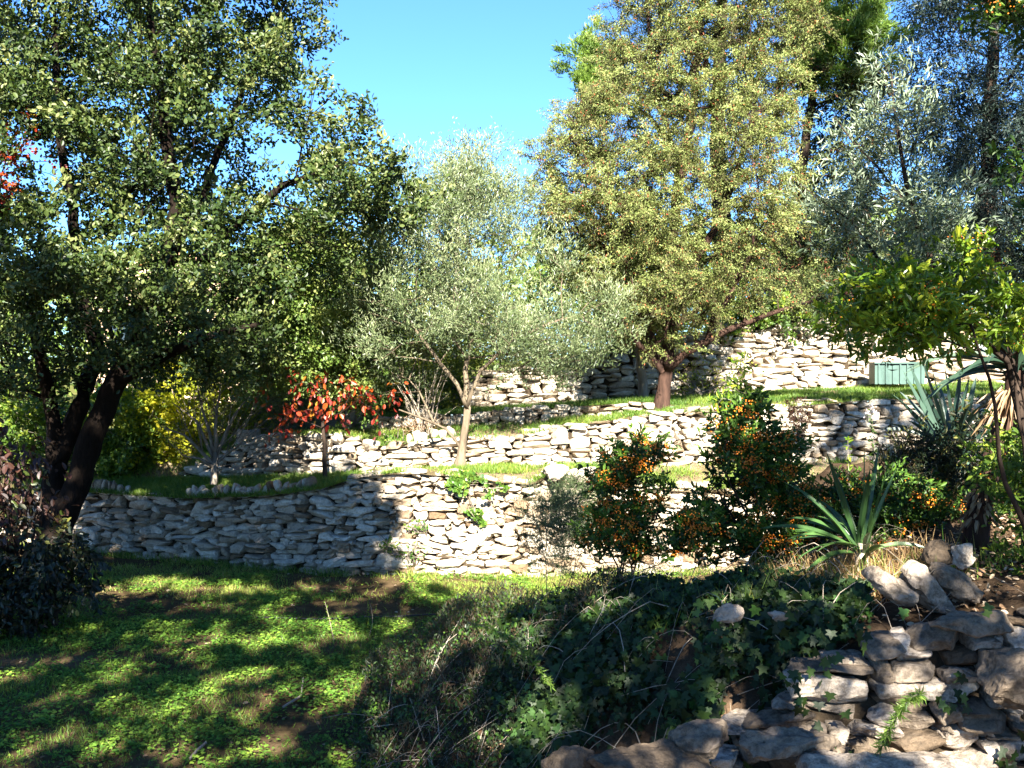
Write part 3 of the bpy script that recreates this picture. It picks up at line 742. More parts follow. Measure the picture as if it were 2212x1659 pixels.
shA = np.concatenate([
    shade_clumps([(-5.3, -.05), (-5.3, 1.15), (-5.0, 1.65), (-2.5, 1.65), (-2.25, 1.2), (-1.85, .9), (-1.75, .45), (-1.9, -.05), (-2.8, -.2)], .20, 71),
    shade_clumps([(-5.9, .4), (-5.9, 2.3), (-5.2, 2.3), (-5.2, .4)], .28, 79),
    shade_clumps([(-7.5, -1.75), (-7.5, -1.2), (-4.5, -.9), (-1.0, -1.1), (-.4, -1.75)], .34, 72, .72, .7),
    shade_clumps([(-7.5, -5.2), (-7.5, -1.75), (-.5, -1.75), (-1.6, -5.2)], .34, 73, .50, .8)])
shB = np.concatenate([
    shade_clumps([(-1.6, -5.4), (-.6, -3.2), (.1, -3.0), (2.9, -3.25), (2.9, -5.4)], .33, 74, .84, .5, gaps=[(.80, 1.75, -5.15, -4.3), (.9, 2.0, -3.95, -3.1)]),
    shade_clumps([(-.3, -2.9), (-.3, -1.7), (1.5, -1.8), (1.6, -2.8)], .34, 77, .5, .5)])
shC = np.concatenate([
    shade_clumps([(3.5, -4.5), (3.5, -1.2), (4.3, .4), (4.7, 1.6), (4.7, 4.4), (9.5, 4.4), (9.5, -4.5)], .42, 75, .9),
    shade_clumps([(5.4, 7.6), (12.5, 7.6), (12.5, 12.5), (5.4, 12.5)], .55, 76, .85)])
for nm, lab, base, ex, sd in (('shade_tree', 'spreading tree behind the viewpoint that throws the shadow on the lowest wall', (-3.8, -4.5, 0), shA, 120),
                              ('shade_tree', 'tree behind the viewpoint that dapples the ivy bank', (1.6, -6.5, 0), shB, 121),
                              ('shade_tree', 'tall tree right of the viewpoint that shades the right edge', (8.5, -1.0, 0), shC, 122)):
    b = np.array(base, float)
    top = ex.mean(0)
    tree(nm, lab, 'tree', base, [(np.array([b, b + (top - b) * np.array([.1, .1, .4]), b + (top - b) * np.array([.5, .5, .8]), top]), [.3, .24, .18, .08], None)],
         None, 0, 0, 0, 0, M['oak'], M['bark_oak'], (.12, .07), 75, .30, sd, sub=4, tpl=T_DIAM, extra=ex, tip=.008)

# ------------------------------------------------------------------ hedges and shrubs of the background
def bush(name, label, cat, base, poly, y, thick, n, mat, leaf, nleaf, spread, seed, stems=4, **kw):
    b = np.array(base, float); rng = np.random.default_rng(seed)
    cen = np.array([at((np.array(poly)[:, 0].mean()), (np.array(poly)[:, 1].mean()), y)])[0]
    tr = []
    for k in range(stems):
        o = rng.normal(0, .06, 3) * np.array([1, 1, 0])
        e = cen + rng.normal(0, .25, 3) * np.array([1, .6, .5])
        tr.append((np.array([b + o, b * .6 + e * .4 + o, e]), [kw.get('r0', .025), kw.get('r0', .025) * .7, kw.get('r0', .025) * .3], None))
    kw.pop('r0', None); bark = kw.pop('bark', M['stem'])
    kw.setdefault('tpl', T_OVAL); kw.setdefault('mind', .16)
    mind = kw.pop('mind')
    return tree(name, label, cat, base, tr, poly, y, thick, n, mind, mat, bark, leaf, nleaf, spread, seed, **kw)

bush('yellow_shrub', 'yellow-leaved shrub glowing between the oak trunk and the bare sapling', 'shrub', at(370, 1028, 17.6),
     [(310, 1020), (300, 880), (330, 780), (380, 730), (420, 770), (450, 850), (440, 1020)], 17.6, .7, 60, M['yellow_sunlit'], (.075, .045), 30, .22, 131, hole=.3, hs=.5)
bush('green_shrub', 'bright green leafy shrub just right of the black oak trunks', 'shrub', at(260, 1030, 17.3),
     [(200, 1020), (195, 900), (230, 820), (290, 830), (320, 900), (330, 1020)], 17.3, .7, 60, M['greenbush'], (.08, .05), 34, .22, 132, hole=.3, hs=.5)
bush('green_shrub', 'green shrub seen through the fork left of the oak trunk', 'shrub', at(70, 1020, 17.6),
     [(-200, 1010), (-200, 860), (60, 850), (180, 880), (190, 1010)], 17.6, .8, 80, M['greenbush'], (.08, .05), 34, .24, 133, hole=.3, hs=.5)
bush('mixed_shrub', 'olive-green shrub with yellowing leaves behind the bare sapling', 'shrub', at(500, 1000, 18),
     [(430, 1015), (430, 800), (500, 760), (590, 800), (600, 880), (560, 960), (500, 1010)], 18, .8, 80, M['yellow'], (.06, .035), 34, .22, 134, hole=.36, hs=.4)
bush('grey_shrub', 'small blue-grey shrub behind the red leaves', 'shrub', at(620, 930, 17.2),
     [(575, 900), (580, 830), (640, 800), (690, 830), (690, 900), (620, 920)], 17.2, .5, 40, M['olive'], (.05, .013), 70, .17, 135, tpl=T_DIAM)
bush('dark_hedge', 'dark hedge filling the gap behind the pale trunks', 'hedge', at(700, 935, 19.5),
     [(540, 950), (540, 780), (700, 700), (1010, 700), (1030, 800), (1010, 880), (860, 905), (700, 935)], 19.8, .9, 170, M['oak2'], (.07, .04), 34, .26, 136, mind=.2, hole=.3, hs=.6)
bush('lime_shrub', 'lime-green shrub behind the pale canes and the olive trunk', 'shrub', at(930, 890, 18.6),
     [(840, 880), (850, 760), (900, 700), (1000, 700), (1010, 780), (990, 870), (930, 890)], 18.4, .5, 60, M['yellow'], (.06, .035), 22, .2, 137, hole=.35, hs=.4)
bush('lime_shrub', 'lime-green leafy sprays on top of the upper wall right of the juniper', 'shrub', at(1640, 735, 18.4),
     [(1560, 740), (1590, 680), (1680, 645), (1760, 670), (1720, 695), (1640, 705)], 18.5, .4, 26, M['greenbush'], (.08, .05), 30, .18, 138)
bush('brown_shrub', 'brownish shrub on the upper wall beneath the silver olive', 'shrub', at(1850, 690, 18.9),
     [(1740, 690), (1780, 630), (1900, 610), (2000, 640), (2010, 690), (1860, 700)], 18.9, .5, 60, M['redbrown'], (.05, .03), 34, .2, 139)
bush('creeper', 'greenish brown climber spread over the foot of the upper wall right of the juniper trunk', 'climber', at(1520, 852, 17.7),
     [(1480, 850), (1480, 800), (1530, 750), (1600, 790), (1590, 850)], 17.8, .2, 20, M['yellow'], (.045, .028), 9, .13, 140, hole=.3, hs=.3)
tree('red_leaved_tree', 'rusty red foliage showing at the left edge through the oak', 'tree', at(-60, 1030, 18),
     [(L3((-60, 1030, 18), (-50, 700, 16), (-20, 380, 12.6)), [.12, .08, .03], None)],
     [(-120, 260), (60, 270), (75, 330), (60, 420), (-100, 470)], 12.4, .35, 15, .18, M['red'], M['bark_dark'], (.06, .04), 22, .18, 141, sub=4)

# distant wood beyond the upper terraces
rng = np.random.default_rng(150)
n = 52000
ux = rng.uniform(-1, 1, n); Yw = rng.uniform(30, 46, n); Xw = ux * Yw * .75
hw = 2.6 + 1.6 * vn2(Xw, Yw, 4, 151) + 1.2 * vn2(Xw, Yw, 1.5, 152)
gz = np.interp(Xw, [-20, -2, 6, 20], [1.5, 2.0, 3.5, 3.7])
Zw = gz + hw * rng.uniform(0, 1, n) ** .6
P = np.stack([Xw, Yw, Zw], 1); P = P[vn3(P, 1.0, 153) > .42]; n = len(P)
V, F, t = leaves(P, rng.normal(0, 1, (n, 3)), rng.normal(0, 1, (n, 3)) + np.array([0, -.4, .6]), .34 * rng.uniform(.6, 1.2, n), .2, T_DIAM, np.clip(rng.normal(.45, .25, n), 0, 1))
a = Acc(); a.add(V, F, t); tag(a.build('distant_wood', M['oak2']), 'hazy green belt of far trees behind the terraces', 'wood', kind='stuff')

# ------------------------------------------------------------------ house glimpsed through the oak
hr_ = empty('stone_house', (-11.6, 36, 1.6), 'pale peach house gable glimpsed through the oak crown', 'house')
def boxm(a, x0, x1, y0, y1, z0, z1):
    V = [(x, y, z) for x in (x0, x1) for y in (y0, y1) for z in (z0, z1)]
    a.add(V, [np.array([[0, 1, 3, 2], [4, 6, 7, 5], [0, 4, 5, 1], [2, 3, 7, 6], [0, 2, 6, 4], [1, 5, 7, 3]])])
M['plaster'] = ground_mat('peach_plaster', [(.3, (.42, .28, .18)), (.7, (.58, .42, .30))], 3, .2)
M['tile'] = ground_mat('roof_tile', [(.3, (.40, .22, .13)), (.7, (.60, .40, .26))], 5, .6)
M['glass'] = new_mat('dark_glass')[0]; M['glass'].node_tree.nodes['Principled BSDF'].inputs['Base Color'].default_value = (.02, .03, .04, 1); M['glass'].node_tree.nodes['Principled BSDF'].inputs['Roughness'].default_value = .1
a = Acc(); X0, X1, Y0, Y1, Z0, Z1 = -14.6, -8.9, 36, 42, 1.2, 5.3
boxm(a, X0, X1, Y0, Y1, Z0, Z1)
xm = (X0 + X1) / 2
a.add([(X0, Y0, Z1), (X1, Y0, Z1), (xm, Y0, 6.7), (X0, Y1, Z1), (X1, Y1, Z1), (xm, Y1, 6.7)], [np.array([[0, 1, 2], [4, 3, 5]])])
a.build('wall', M['plaster'], hr_)
a = Acc()
for sx in (-1, 1):
    xe = X0 - .35 if sx < 0 else X1 + .35
    ze = Z1 - .17
    for k in range(14):
        y0_, y1_ = Y0 - .3 + k * .475, Y0 - .3 + (k + 1) * .475 - .02
        a.add([(xe, y0_, ze + .02), (xe, y1_, ze + .02), (xm, y1_, 6.76), (xm, y0_, 6.76), (xe, y0_, ze + .16), (xe, y1_, ze + .16), (xm, y1_, 6.92), (xm, y0_, 6.92), ],
              [np.array([[0, 1, 2, 3], [4, 7, 6, 5], [0, 4, 5, 1], [0, 3, 7, 4], [1, 5, 6, 2]])])
a.build('roof', M['tile'], hr_)
for wx in (-13.3, -10.6):
    a = Acc()
    for (p, q, r_, s_) in ((wx - .5, wx - .42, 3.2, 4.4), (wx + .42, wx + .5, 3.2, 4.4), (wx - .42, wx + .42, 3.2, 3.28), (wx - .42, wx + .42, 4.32, 4.4)):
        boxm(a, p, q, 35.94, 35.995, r_, s_)
    w = a.build('window', M['bark_pale'], hr_)
    a = Acc(); boxm(a, wx - .415, wx + .415, 35.975, 35.99, 3.285, 4.315)
    p = a.build('pane', M['glass']); p.parent = w; p.matrix_parent_inverse = w.matrix_basis.inverted()
    # vertices of the window are already relative to the house
    p.location = tuple(-c for c in hr_.matrix_basis.translation)

# ------------------------------------------------------------------ smaller trees and shrubs of the terraces
_f = [((462, 1000), (400, 940), (345, 920)), ((462, 990), (420, 910), (372, 870)), ((464, 980), (440, 890), (425, 815)), ((466, 975), (470, 880), (480, 800)), ((468, 985), (505, 900), (545, 850)), ((466, 1000), (520, 960), (590, 935)), ((464, 1010), (430, 990), (395, 985))]
tree('bare_sapling', 'leafless grey many-branched sapling at the top edge of the lowest wall', 'tree', at(462, 1044, 15.3),
     [(L3((462, 1046, 15.3), (464, 1010, 15.3), (466, 975, 15.3)), [.06, .05, .04], None)] +
     [(np.array([at(*p, 15.3 + (k % 3 - 1) * .12 * q) for q, p in enumerate(f_)]), [.03, .018, .006], 0) for k, f_ in enumerate(_f)],
     [(345, 960), (350, 880), (430, 800), (540, 820), (600, 900), (590, 960), (480, 950)], 15.3, .45, 46, .14, M['redbrown'], M['stem'], (.03, .02), 1, .12, 160, sub=3, tip=.0035, bf=.8)
rng = np.random.default_rng(161)
r_ = empty('cane_shrub', at(912, 938, 15.5), 'clump of straight pale bare canes left of the olive trunk', 'shrub')
a = Acc()
for k in range(26):
    b = at(912 + rng.normal(0, 8), 940, 15.5 + rng.normal(0, .06)); tpx = at(912 + rng.normal(0, 45), rng.uniform(770, 880), 15.5 + rng.normal(0, .25))
    pos, par, rad = grow([(np.array([b, (b + tpx) / 2 + np.array([(b - tpx)[0] * .12, 0, 0]), tpx]), [.010, .008, .003], None)], [tpx + rng.normal(0, .1, 3), (b + tpx) / 2 + rng.normal(0, .14, 3)], tip=.003, seed=k)
    tubes(a, pos, par, rad)
a.build('canes', M['bark_pale'], r_, smooth=True)
P = at(905, 930, 15.45) + rng.normal(0, 1, (500, 3)) * np.array([.16, .1, .07]) + np.array([0, 0, .06])
V, F, t = leaves(P, rng.normal(0, 1, (500, 3)), rng.normal(0, 1, (500, 3)), .035, .02, T_DIAM, rng.random(500))
a = Acc(); a.add(V, F, t); a.build('foliage', M['deadleaf'], r_)

# red-leaved sapling
tree('red_leaved_sapling', 'young thin-stemmed tree with drooping orange-red leaves above the lowest wall', 'tree', at(702, 1030, 14.7),
     [(L3((702, 1032, 14.7), (700, 960, 14.7), (696, 890, 14.7), (692, 820, 14.7)), [.036, .03, .026, .018], None)],
     [(590, 860), (640, 850), (660, 820), (700, 810), (740, 820), (800, 830), (850, 850), (830, 880), (770, 880), (760, 915), (735, 920), (720, 895), (670, 890), (650, 920), (620, 940), (598, 930), (610, 900)],
     14.7, .45, 30, .15, M['red'], M['bark_dark'], (.085, .052), 4, .12, 162, sub=3, droop=1.1, up=.1, tip=.003, extra=L3((575, 835, 14.7), (645, 805, 14.6), (860, 845, 14.6)))
# tree stump
r_ = empty('tree_stump', at(537, 962, 16.6), 'pale cut tree stump behind the bare sapling', 'stump')
a = Acc(); b = at(537, 968, 16.6); an = np.linspace(0, 2 * math.pi, 13)[:-1]
Vv = np.concatenate([np.stack([b[0] + q * np.cos(an) * (1 + .06 * np.sin(5 * an)), b[1] + q * np.sin(an), b[2] + zz + .02 * np.sin(2 * an)], 1) for q, zz in ((.26, -.05), (.20, .1), (.185, .27), (.17, .285))] + [np.array([[b[0], b[1], b[2] + .28]])])
k = np.arange(12)
a.add(Vv, [np.concatenate([np.stack([q * 12 + k, q * 12 + (k + 1) % 12, (q + 1) * 12 + (k + 1) % 12, (q + 1) * 12 + k], 1) for q in range(3)]), np.stack([36 + k, 36 + (k + 1) % 12, 48 + 0 * k], 1)])
a.build('stump_wood', M['bark_pale'], r_)

# green ribbed panel in front of the upper wall
M['green'] = new_mat('green_paint')[0]
nt = M['green'].node_tree; bb = nt.nodes['Principled BSDF']; nt.links.new(ramp(nt, noise(nt, 6), [(.3, (.02, .05, .038)), (.7, (.035, .08, .062))]), bb.inputs['Base Color']); bb.inputs['Roughness'].default_value = .55
p0 = at(1890, 826, 17.7); p1 = at(1998, 826, 17.7); zt = at(1890, 786, 17.7)[2]
r_ = empty('garden_box', (p0 + p1) / 2, 'green ribbed garden box standing before the topmost wall', 'box')
a = Acc(); boxm(a, p0[0], p1[0], 17.7, 18.0, p0[2] - .03, zt); a.build('panel', M['green'], r_)
a = Acc(); boxm(a, p0[0] - .02, p1[0] + .02, 17.66, 18.03, zt + .002, zt + .03); a.build('lid', M['green'], r_)
for k in range(7):
    x = p0[0] + (k + .5) / 7 * (p1[0] - p0[0]); a = Acc(); boxm(a, x - .012, x + .012, 17.672, 17.698, p0[2] - .02, zt - .004); a.build('rib', M['green'], r_)

# ivy and plants growing on the lowest wall
def face_plant(name, label, cat, poly, fy, off, n, mat, leaf, seed, tpl=T_OVAL, bulge=.2, kind=None, hs=.25, hole=.35):
    rng = np.random.default_rng(seed); poly = np.array(poly, float); lo, hi = poly.min(0), poly.max(0)
    u = rng.uniform(lo[0], hi[0], n * 5); v = rng.uniform(lo[1], hi[1], n * 5)
    ok = in_poly(u, v, poly); u, v = u[ok][:n * 2], v[ok][:n * 2]
    e = edge_dist(u, v, poly) / FD * 13.7
    y0 = 13.7; x = (u - CX) / FD * y0; y = fy(x) + off
    z = H + (HOR - v) / FD * y; y = y + .10 * z - rng.uniform(0, 1, len(u)) * bulge * np.minimum(1, e / .15)
    P = np.stack([x, y, z], 1); P = P[vn3(P, hs, seed) > hole][:n]; m = len(P)
    root = empty(name, P[np.argmin(P[:, 2])], label, cat)
    D = rng.normal(0, .6, (m, 3)) + np.array([0, -.3, -.6 if tpl is T_IVY else .5])
    V, F, t = leaves(P, D, rng.normal(0, .5, (m, 3)) + np.array([0, -1, .4]), leaf[0] * rng.uniform(.6, 1.2, m), leaf[1] * rng.uniform(.7, 1.1, m), tpl, np.clip(rng.normal(.5, .25, m), 0, 1))
    a = Acc(); a.add(V, F, t); a.build('foliage', mat, root)
    a = Acc()
    for k in range(14):
        p, q = P[rng.integers(m)], P[rng.integers(m)]
        ps, pr, rd = grow([(np.array([p, q]), [.006, .003], None)], [(p + q) / 2 + rng.normal(0, .08, 3)], seed=k); tubes(a, ps, pr, rd)
    a.build('stems', M['stem'], root)
    return root
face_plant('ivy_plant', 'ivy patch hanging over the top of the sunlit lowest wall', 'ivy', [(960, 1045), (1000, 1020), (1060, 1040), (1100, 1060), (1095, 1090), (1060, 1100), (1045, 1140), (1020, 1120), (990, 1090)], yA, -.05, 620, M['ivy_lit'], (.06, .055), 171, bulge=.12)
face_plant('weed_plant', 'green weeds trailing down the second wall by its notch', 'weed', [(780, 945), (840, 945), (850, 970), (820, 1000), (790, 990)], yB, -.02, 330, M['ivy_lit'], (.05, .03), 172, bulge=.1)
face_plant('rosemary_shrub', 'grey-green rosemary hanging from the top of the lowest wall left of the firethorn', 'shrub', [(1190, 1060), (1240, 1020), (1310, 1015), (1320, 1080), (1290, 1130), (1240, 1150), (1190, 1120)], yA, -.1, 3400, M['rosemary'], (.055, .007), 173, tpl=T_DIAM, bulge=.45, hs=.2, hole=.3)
face_plant('moss_patch', 'brown dry plant hanging over the shaded end of the second wall', 'weed', [(1770, 870), (1830, 860), (1845, 900), (1820, 960), (1780, 940)], yB, -.05, 900, M['redbrown'], (.06, .012), 174, tpl=T_DIAM, bulge=.3)
for (u, v, w, seed, lab) in ((885, 1195, 50, 175, 'small weed rooted low in the sunlit part of the lowest wall'), (900, 1140, 30, 176, 'tiny yellow-green weed in the joints of the sunlit lowest wall'), (840, 1180, 25, 177, 'small dark weed at the shadow edge on the lowest wall')):
    face_plant('wall_weed', lab, 'weed', [(u - w, v), (u, v - w * .7), (u + w, v), (u, v + w * .7)], yA, -.03, 70, M['ivy_lit'], (.045, .025), seed, bulge=.06, hole=.1)

# ------------------------------------------------------------------ orange-berried firethorns
T_BERRY = (np.array([[1, 0, 0], [-1, 0, 0], [0, 1, 0], [0, -1, 0], [0, 0, 1], [0, 0, -1]], float) * .5,
           [np.array([[0, 2, 4], [2, 1, 4], [1, 3, 4], [3, 0, 4], [2, 0, 5], [1, 2, 5], [3, 1, 5], [0, 3, 5]])])
def berries(root, S, frac, seed, per=18, r=.0135, cl=.032, mat='berry'):
    rng = np.random.default_rng(seed); k = S[rng.random(len(S)) < frac]
    k = k + rng.normal(0, .02, k.shape) + np.array([0, -.075, .02])
    P = np.repeat(k, per, axis=0); P = P + rng.normal(0, cl, P.shape) * np.array([1, .7, .6]); m = len(P)
    V, F, t = leaves(P, rng.normal(0, 1, (m, 3)), rng.normal(0, 1, (m, 3)), r * rng.uniform(.8, 1.15, m), r, T_BERRY, np.clip(rng.normal(.5, .25, m), 0, 1))
    a = Acc(); a.add(V, F, t); tag(a.build('berries', M[mat], root, smooth=True), kind='stuff')
def g_at(u, y): 
    x = (u - CX) / FD * y; return np.array([x, y, float(hb(x, y)) - .03])

r1, C1, S1 = bush('firethorn', 'small left-hand firethorn bush loaded with orange berries before the lowest wall', 'shrub', g_at(1345, 7.5),
     [(1300, 1000), (1340, 985), (1385, 950), (1425, 985), (1400, 1020), (1450, 1060), (1425, 1090), (1400, 1130), (1400, 1180), (1330, 1195), (1262, 1165), (1290, 1100)], 7.5, .25, 68, M['pyra'], (.046, .017), 24, .055, 201, spray=.10, mind=.075, r0=.012, bark=M['bark_dark'], tip=.0018, hole=.5, hs=.22, axis_up=.2)
berries(r1, S1, .45, 301)
r1, C1, S1 = bush('firethorn', 'big central firethorn with arching sprays of orange berries and pale green top shoots', 'shrub', g_at(1630, 7.4),
     [(1580, 870), (1610, 850), (1650, 890), (1690, 950), (1715, 1030), (1745, 1110), (1700, 1200), (1640, 1215), (1590, 1200), (1540, 1160), (1450, 1190), (1425, 1160), (1440, 1120), (1480, 1080), (1495, 985), (1530, 990), (1550, 930)], 7.4, .35, 150, M['pyra'], (.048, .018), 24, .055, 202, spray=.11, mind=.075, r0=.016, bark=M['bark_dark'], tip=.0018, hole=.5, hs=.26, axis_up=.2)
berries(r1, S1, .38, 302)
b = at(1606, 870, 7.35)
tw = np.array([at(u, v, 7.3) for u, v in ((1610, 770), (1595, 790), (1620, 800), (1600, 820), (1580, 840), (1640, 850), (1560, 860), (1610, 850), (1545, 880))])
P = np.repeat(tw, 13, axis=0) + R.normal(0, .03, (len(tw) * 13, 3)); m = len(P)
V, F, t = leaves(P, R.normal(0, .7, (m, 3)) + np.array([0, 0, .6]), R.normal(0, .6, (m, 3)) + np.array([0, -.4, .5]), .045 * R.uniform(.7, 1.2, m), .016, T_OVAL, R.uniform(.3, 1, m))
a = Acc(); a.add(V, F, t); tag(a.build('top_shoots', M['pyra_lit'], r1), kind='stuff')
pos, par, rad = grow([(np.array([at(1625, 980, 7.4), b, at(1608, 775, 7.3)]), [.008, .005, .002], None)], list(tw), tip=.0015, seed=9); a = Acc(); tubes(a, pos, par, rad); a.build('shoot_stem', M['stem'], r1)
r1, C1, S1 = bush('firethorn', 'low spreading firethorn with scattered berries behind the front yucca', 'shrub', g_at(1900, 7.7),
     [(1730, 1060), (1800, 1060), (1870, 1040), (1960, 1030), (2060, 1060), (2060, 1110), (1960, 1150), (1940, 1200), (1860, 1190), (1760, 1190), (1700, 1120)], 7.7, .3, 130, M['pyra'], (.046, .017), 24, .07, 203, spray=.08, mind=.085, r0=.014, bark=M['bark_dark'], tip=.0018, hole=.32, hs=.22)
berries(r1, S1, .2, 303)
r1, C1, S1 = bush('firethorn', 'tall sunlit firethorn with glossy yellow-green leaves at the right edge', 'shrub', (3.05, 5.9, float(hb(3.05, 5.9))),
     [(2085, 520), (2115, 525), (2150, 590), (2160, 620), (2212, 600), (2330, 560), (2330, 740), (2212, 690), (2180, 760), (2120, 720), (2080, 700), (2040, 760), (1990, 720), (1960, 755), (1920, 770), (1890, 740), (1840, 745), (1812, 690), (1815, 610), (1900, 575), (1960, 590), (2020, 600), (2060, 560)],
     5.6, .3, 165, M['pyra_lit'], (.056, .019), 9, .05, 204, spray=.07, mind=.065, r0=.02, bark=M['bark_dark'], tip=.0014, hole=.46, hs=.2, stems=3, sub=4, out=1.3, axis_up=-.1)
berries(r1, S1, .055, 304, per=10, r=.009)
r1, C1, S1 = bush('firethorn', 'overhanging firethorn twigs with berry clusters in the top right corner', 'shrub', (3.2, 5.6, float(hb(3.2, 5.6))),
     [(2130, -60), (2400, -60), (2400, 60), (2250, 70), (2180, 50), (2140, 20)], 5.0, .2, 50, M['pyra'], (.05, .018), 12, .06, 205, spray=.08, mind=.06, r0=.012, bark=M['bark_dark'], tip=.0014,
     extra=np.concatenate([crown_points([(2185, 330), (2300, 330), (2300, 460), (2190, 430)], 5.0, .15, 10, .06, 505)]))
berries(r1, S1, .30, 305, per=12, r=.010)
r1, C1, S1 = bush('firethorn', 'shaded firethorn sprays at the right edge beside the shaggy trunk', 'shrub', (3.35, 6.9, float(hb(3.35, 6.9))),
     [(2110, 1010), (2160, 960), (2300, 900), (2300, 1260), (2200, 1300), (2160, 1250), (2190, 1120), (2120, 1050)], 6.4, .3, 90, M['greenbush'], (.045, .018), 13, .07, 206, spray=.08, mind=.08, r0=.012, bark=M['bark_dark'], tip=.0014, hole=.3, hs=.2)
berries(r1, S1, .05, 306, per=9)

# ------------------------------------------------------------------ yuccas
def yleaf(acc, b, tip, w, sag, rng, n=9, fold=.25):
    b, tip = np.array(b, float), np.array(tip, float); t = np.linspace(0, 1, n)[:, None]
    L = np.linalg.norm(tip - b)
    c = b * (1 - t) + tip * t + np.array([0, 0, 1]) * (4 * t * (1 - t)) * sag * L
    T = norm(np.gradient(c, axis=0)); side = norm(np.cross(T, np.array([rng.normal(0, .3), -.35 + rng.normal(0, .3), 1.0]))); up = np.cross(side, T)
    ww = w * np.interp(t[:, 0], [0, .12, .5, .85, 1], [.75, .62, 1, .55, .03])[:, None] / 2
    V = np.concatenate([c - side * ww + up * ww * fold, c - up * ww * fold, c + side * ww + up * ww * fold])
    i = np.arange(n - 1)
    acc.add(V, [np.concatenate([np.stack([i, i + 1, n + i + 1, n + i], 1), np.stack([n + i, n + i + 1, 2 * n + i + 1, 2 * n + i], 1)])], np.clip(rng.normal(.5, .25), 0, 1))
def yucca(name, label, c, tips, mat, n, L, w, seed, el=(-.3, 1.4), trunk=None, skirt=None, az=None, tips_w=1.0):
    rng = np.random.default_rng(seed); base = trunk[0] if trunk is not None else c
    root = empty(name, base, label, 'yucca')
    a = Acc()
    for (u, v, dy, sg) in tips:
        t = at(u, v, c[1] + dy); yleaf(a, c + rng.normal(0, .015, 3), t, w * tips_w, sg, rng)
    for k in range(n):
        e = rng.uniform(*el); z = rng.uniform(0, 2 * math.pi) if az is None else rng.uniform(*az); l = L * rng.uniform(.75, 1.1)
        d = np.array([math.cos(z) * math.cos(e), math.sin(z) * math.cos(e), math.sin(e)])
        yleaf(a, c + rng.normal(0, .02, 3) * np.array([1, 1, 2]), c + d * l, w * rng.uniform(.7, 1.1), .10 * (1.3 - e), rng)
    a.build('leaf_rosette', M[mat], root)
    a = Acc()
    if trunk is not None:
        pts = np.array(trunk); pos, par, rad = grow([(pts, list(np.linspace(.085, .06, len(pts))), None)], [], seed=seed); tubes(a, pos, par, rad); a.build('trunk', M['bark_red'], root, smooth=True)
    else:
        pos, par, rad = grow([(np.array([c - np.array([0, 0, .12]), c + np.array([0, 0, .06])]), [.05, .04], None)], [], seed=seed); tubes(a, pos, par, rad); a.build('stem', M['bark_pale'], root, smooth=True)
    if skirt:
        for (p0, p1, cnt, l) in skirt:
            a = Acc()
            for k in range(cnt):
                s = rng.random(); p = np.array(p0) * (1 - s) + np.array(p1) * s; z = rng.uniform(0, 2 * math.pi)
                d = np.array([math.cos(z), math.sin(z), -rng.uniform(.5, 1.8)]); b0 = p + np.array([math.cos(z), math.sin(z), 0]) * .07
                yleaf(a, b0, b0 + norm(d) * l * rng.uniform(.6, 1.2), .022, .1, rng, n=5)
            a.build('dead_leaf_skirt', M['deadleaf'], root)
    return root
c = at(1862, 1192, 6.7)
yucca('yucca', 'front yucca with long arching green sword leaves and a pale swollen base', c,
      [(1785, 975, -.1, -.02), (1868, 955, .1, .0), (1898, 968, .1, .02), (1925, 985, 0, .02), (1938, 1010, -.1, .02), (1690, 1040, .1, .10), (1640, 1142, -.2, .10), (1700, 1120, -.1, .12), (1715, 1215, -.35, .12), (1740, 1235, -.3, .10),
       (2010, 1188, -.1, .12), (1735, 1070, .2, .06), (1700, 1165, -.2, .12), (1800, 1010, .3, 0), (1880, 1010, -.25, 0)], 'yucca', 22, .5, .040, 401, el=(.0, 1.2), az=(1.6, 5.2), tips_w=1.0)
g = hb(c[0], c[1])
c2 = at(2062, 990, 8.6)
yucca('yucca', 'larger blue-green yucca with stiff upright blades half in shade', c2,
      [(1950, 800, -.1, -.03), (1965, 788, 0, -.03), (1992, 778, 0, -.02), (2012, 790, -.1, -.01), (2040, 790, 0, 0), (2075, 800, 0, .0), (2110, 810, 0, 0), (1985, 1085, -.3, .18), (2000, 1070, -.3, .2), (1930, 1000, -.2, .12), (1940, 860, -.1, 0), (2130, 1050, -.2, .15), (2090, 1085, -.3, .15), (2030, 830, .2, 0)],
      'yucca_blue', 26, .72, .065, 402, el=(-.2, 1.35), trunk=[(c2[0] + .05, c2[1], float(hb(c2[0], c2[1])) - .1), c2])
c3 = at(2192, 800, 7.0)
tr = [(float(at(2100, 0, 7)[0]), 7.0, float(hb(at(2100, 0, 7)[0], 7.0)) - .05), at(2118, 1100, 7.0), at(2150, 980, 7.0), at(2188, 880, 7.0), c3]
yucca('yucca', 'dark trunked yucca at the right edge with a shaggy skirt of dead leaves', c3,
      [(1995, 750, -.2, .05), (1990, 775, -.3, .05), (2010, 842, -.3, .08), (2060, 700, -.2, .02), (2110, 660, 0, 0), (2060, 820, -.4, .1), (2035, 715, .2, .04), (2150, 640, 0, 0)],
      'yucca_dark', 55, .68, .05, 403, el=(-.6, 1.5), trunk=tr, skirt=[(at(2186, 885, 7.0), at(2192, 830, 7.0), 120, .22), (at(2112, 1130, 7.0), at(2130, 1050, 7.0), 130, .09)])
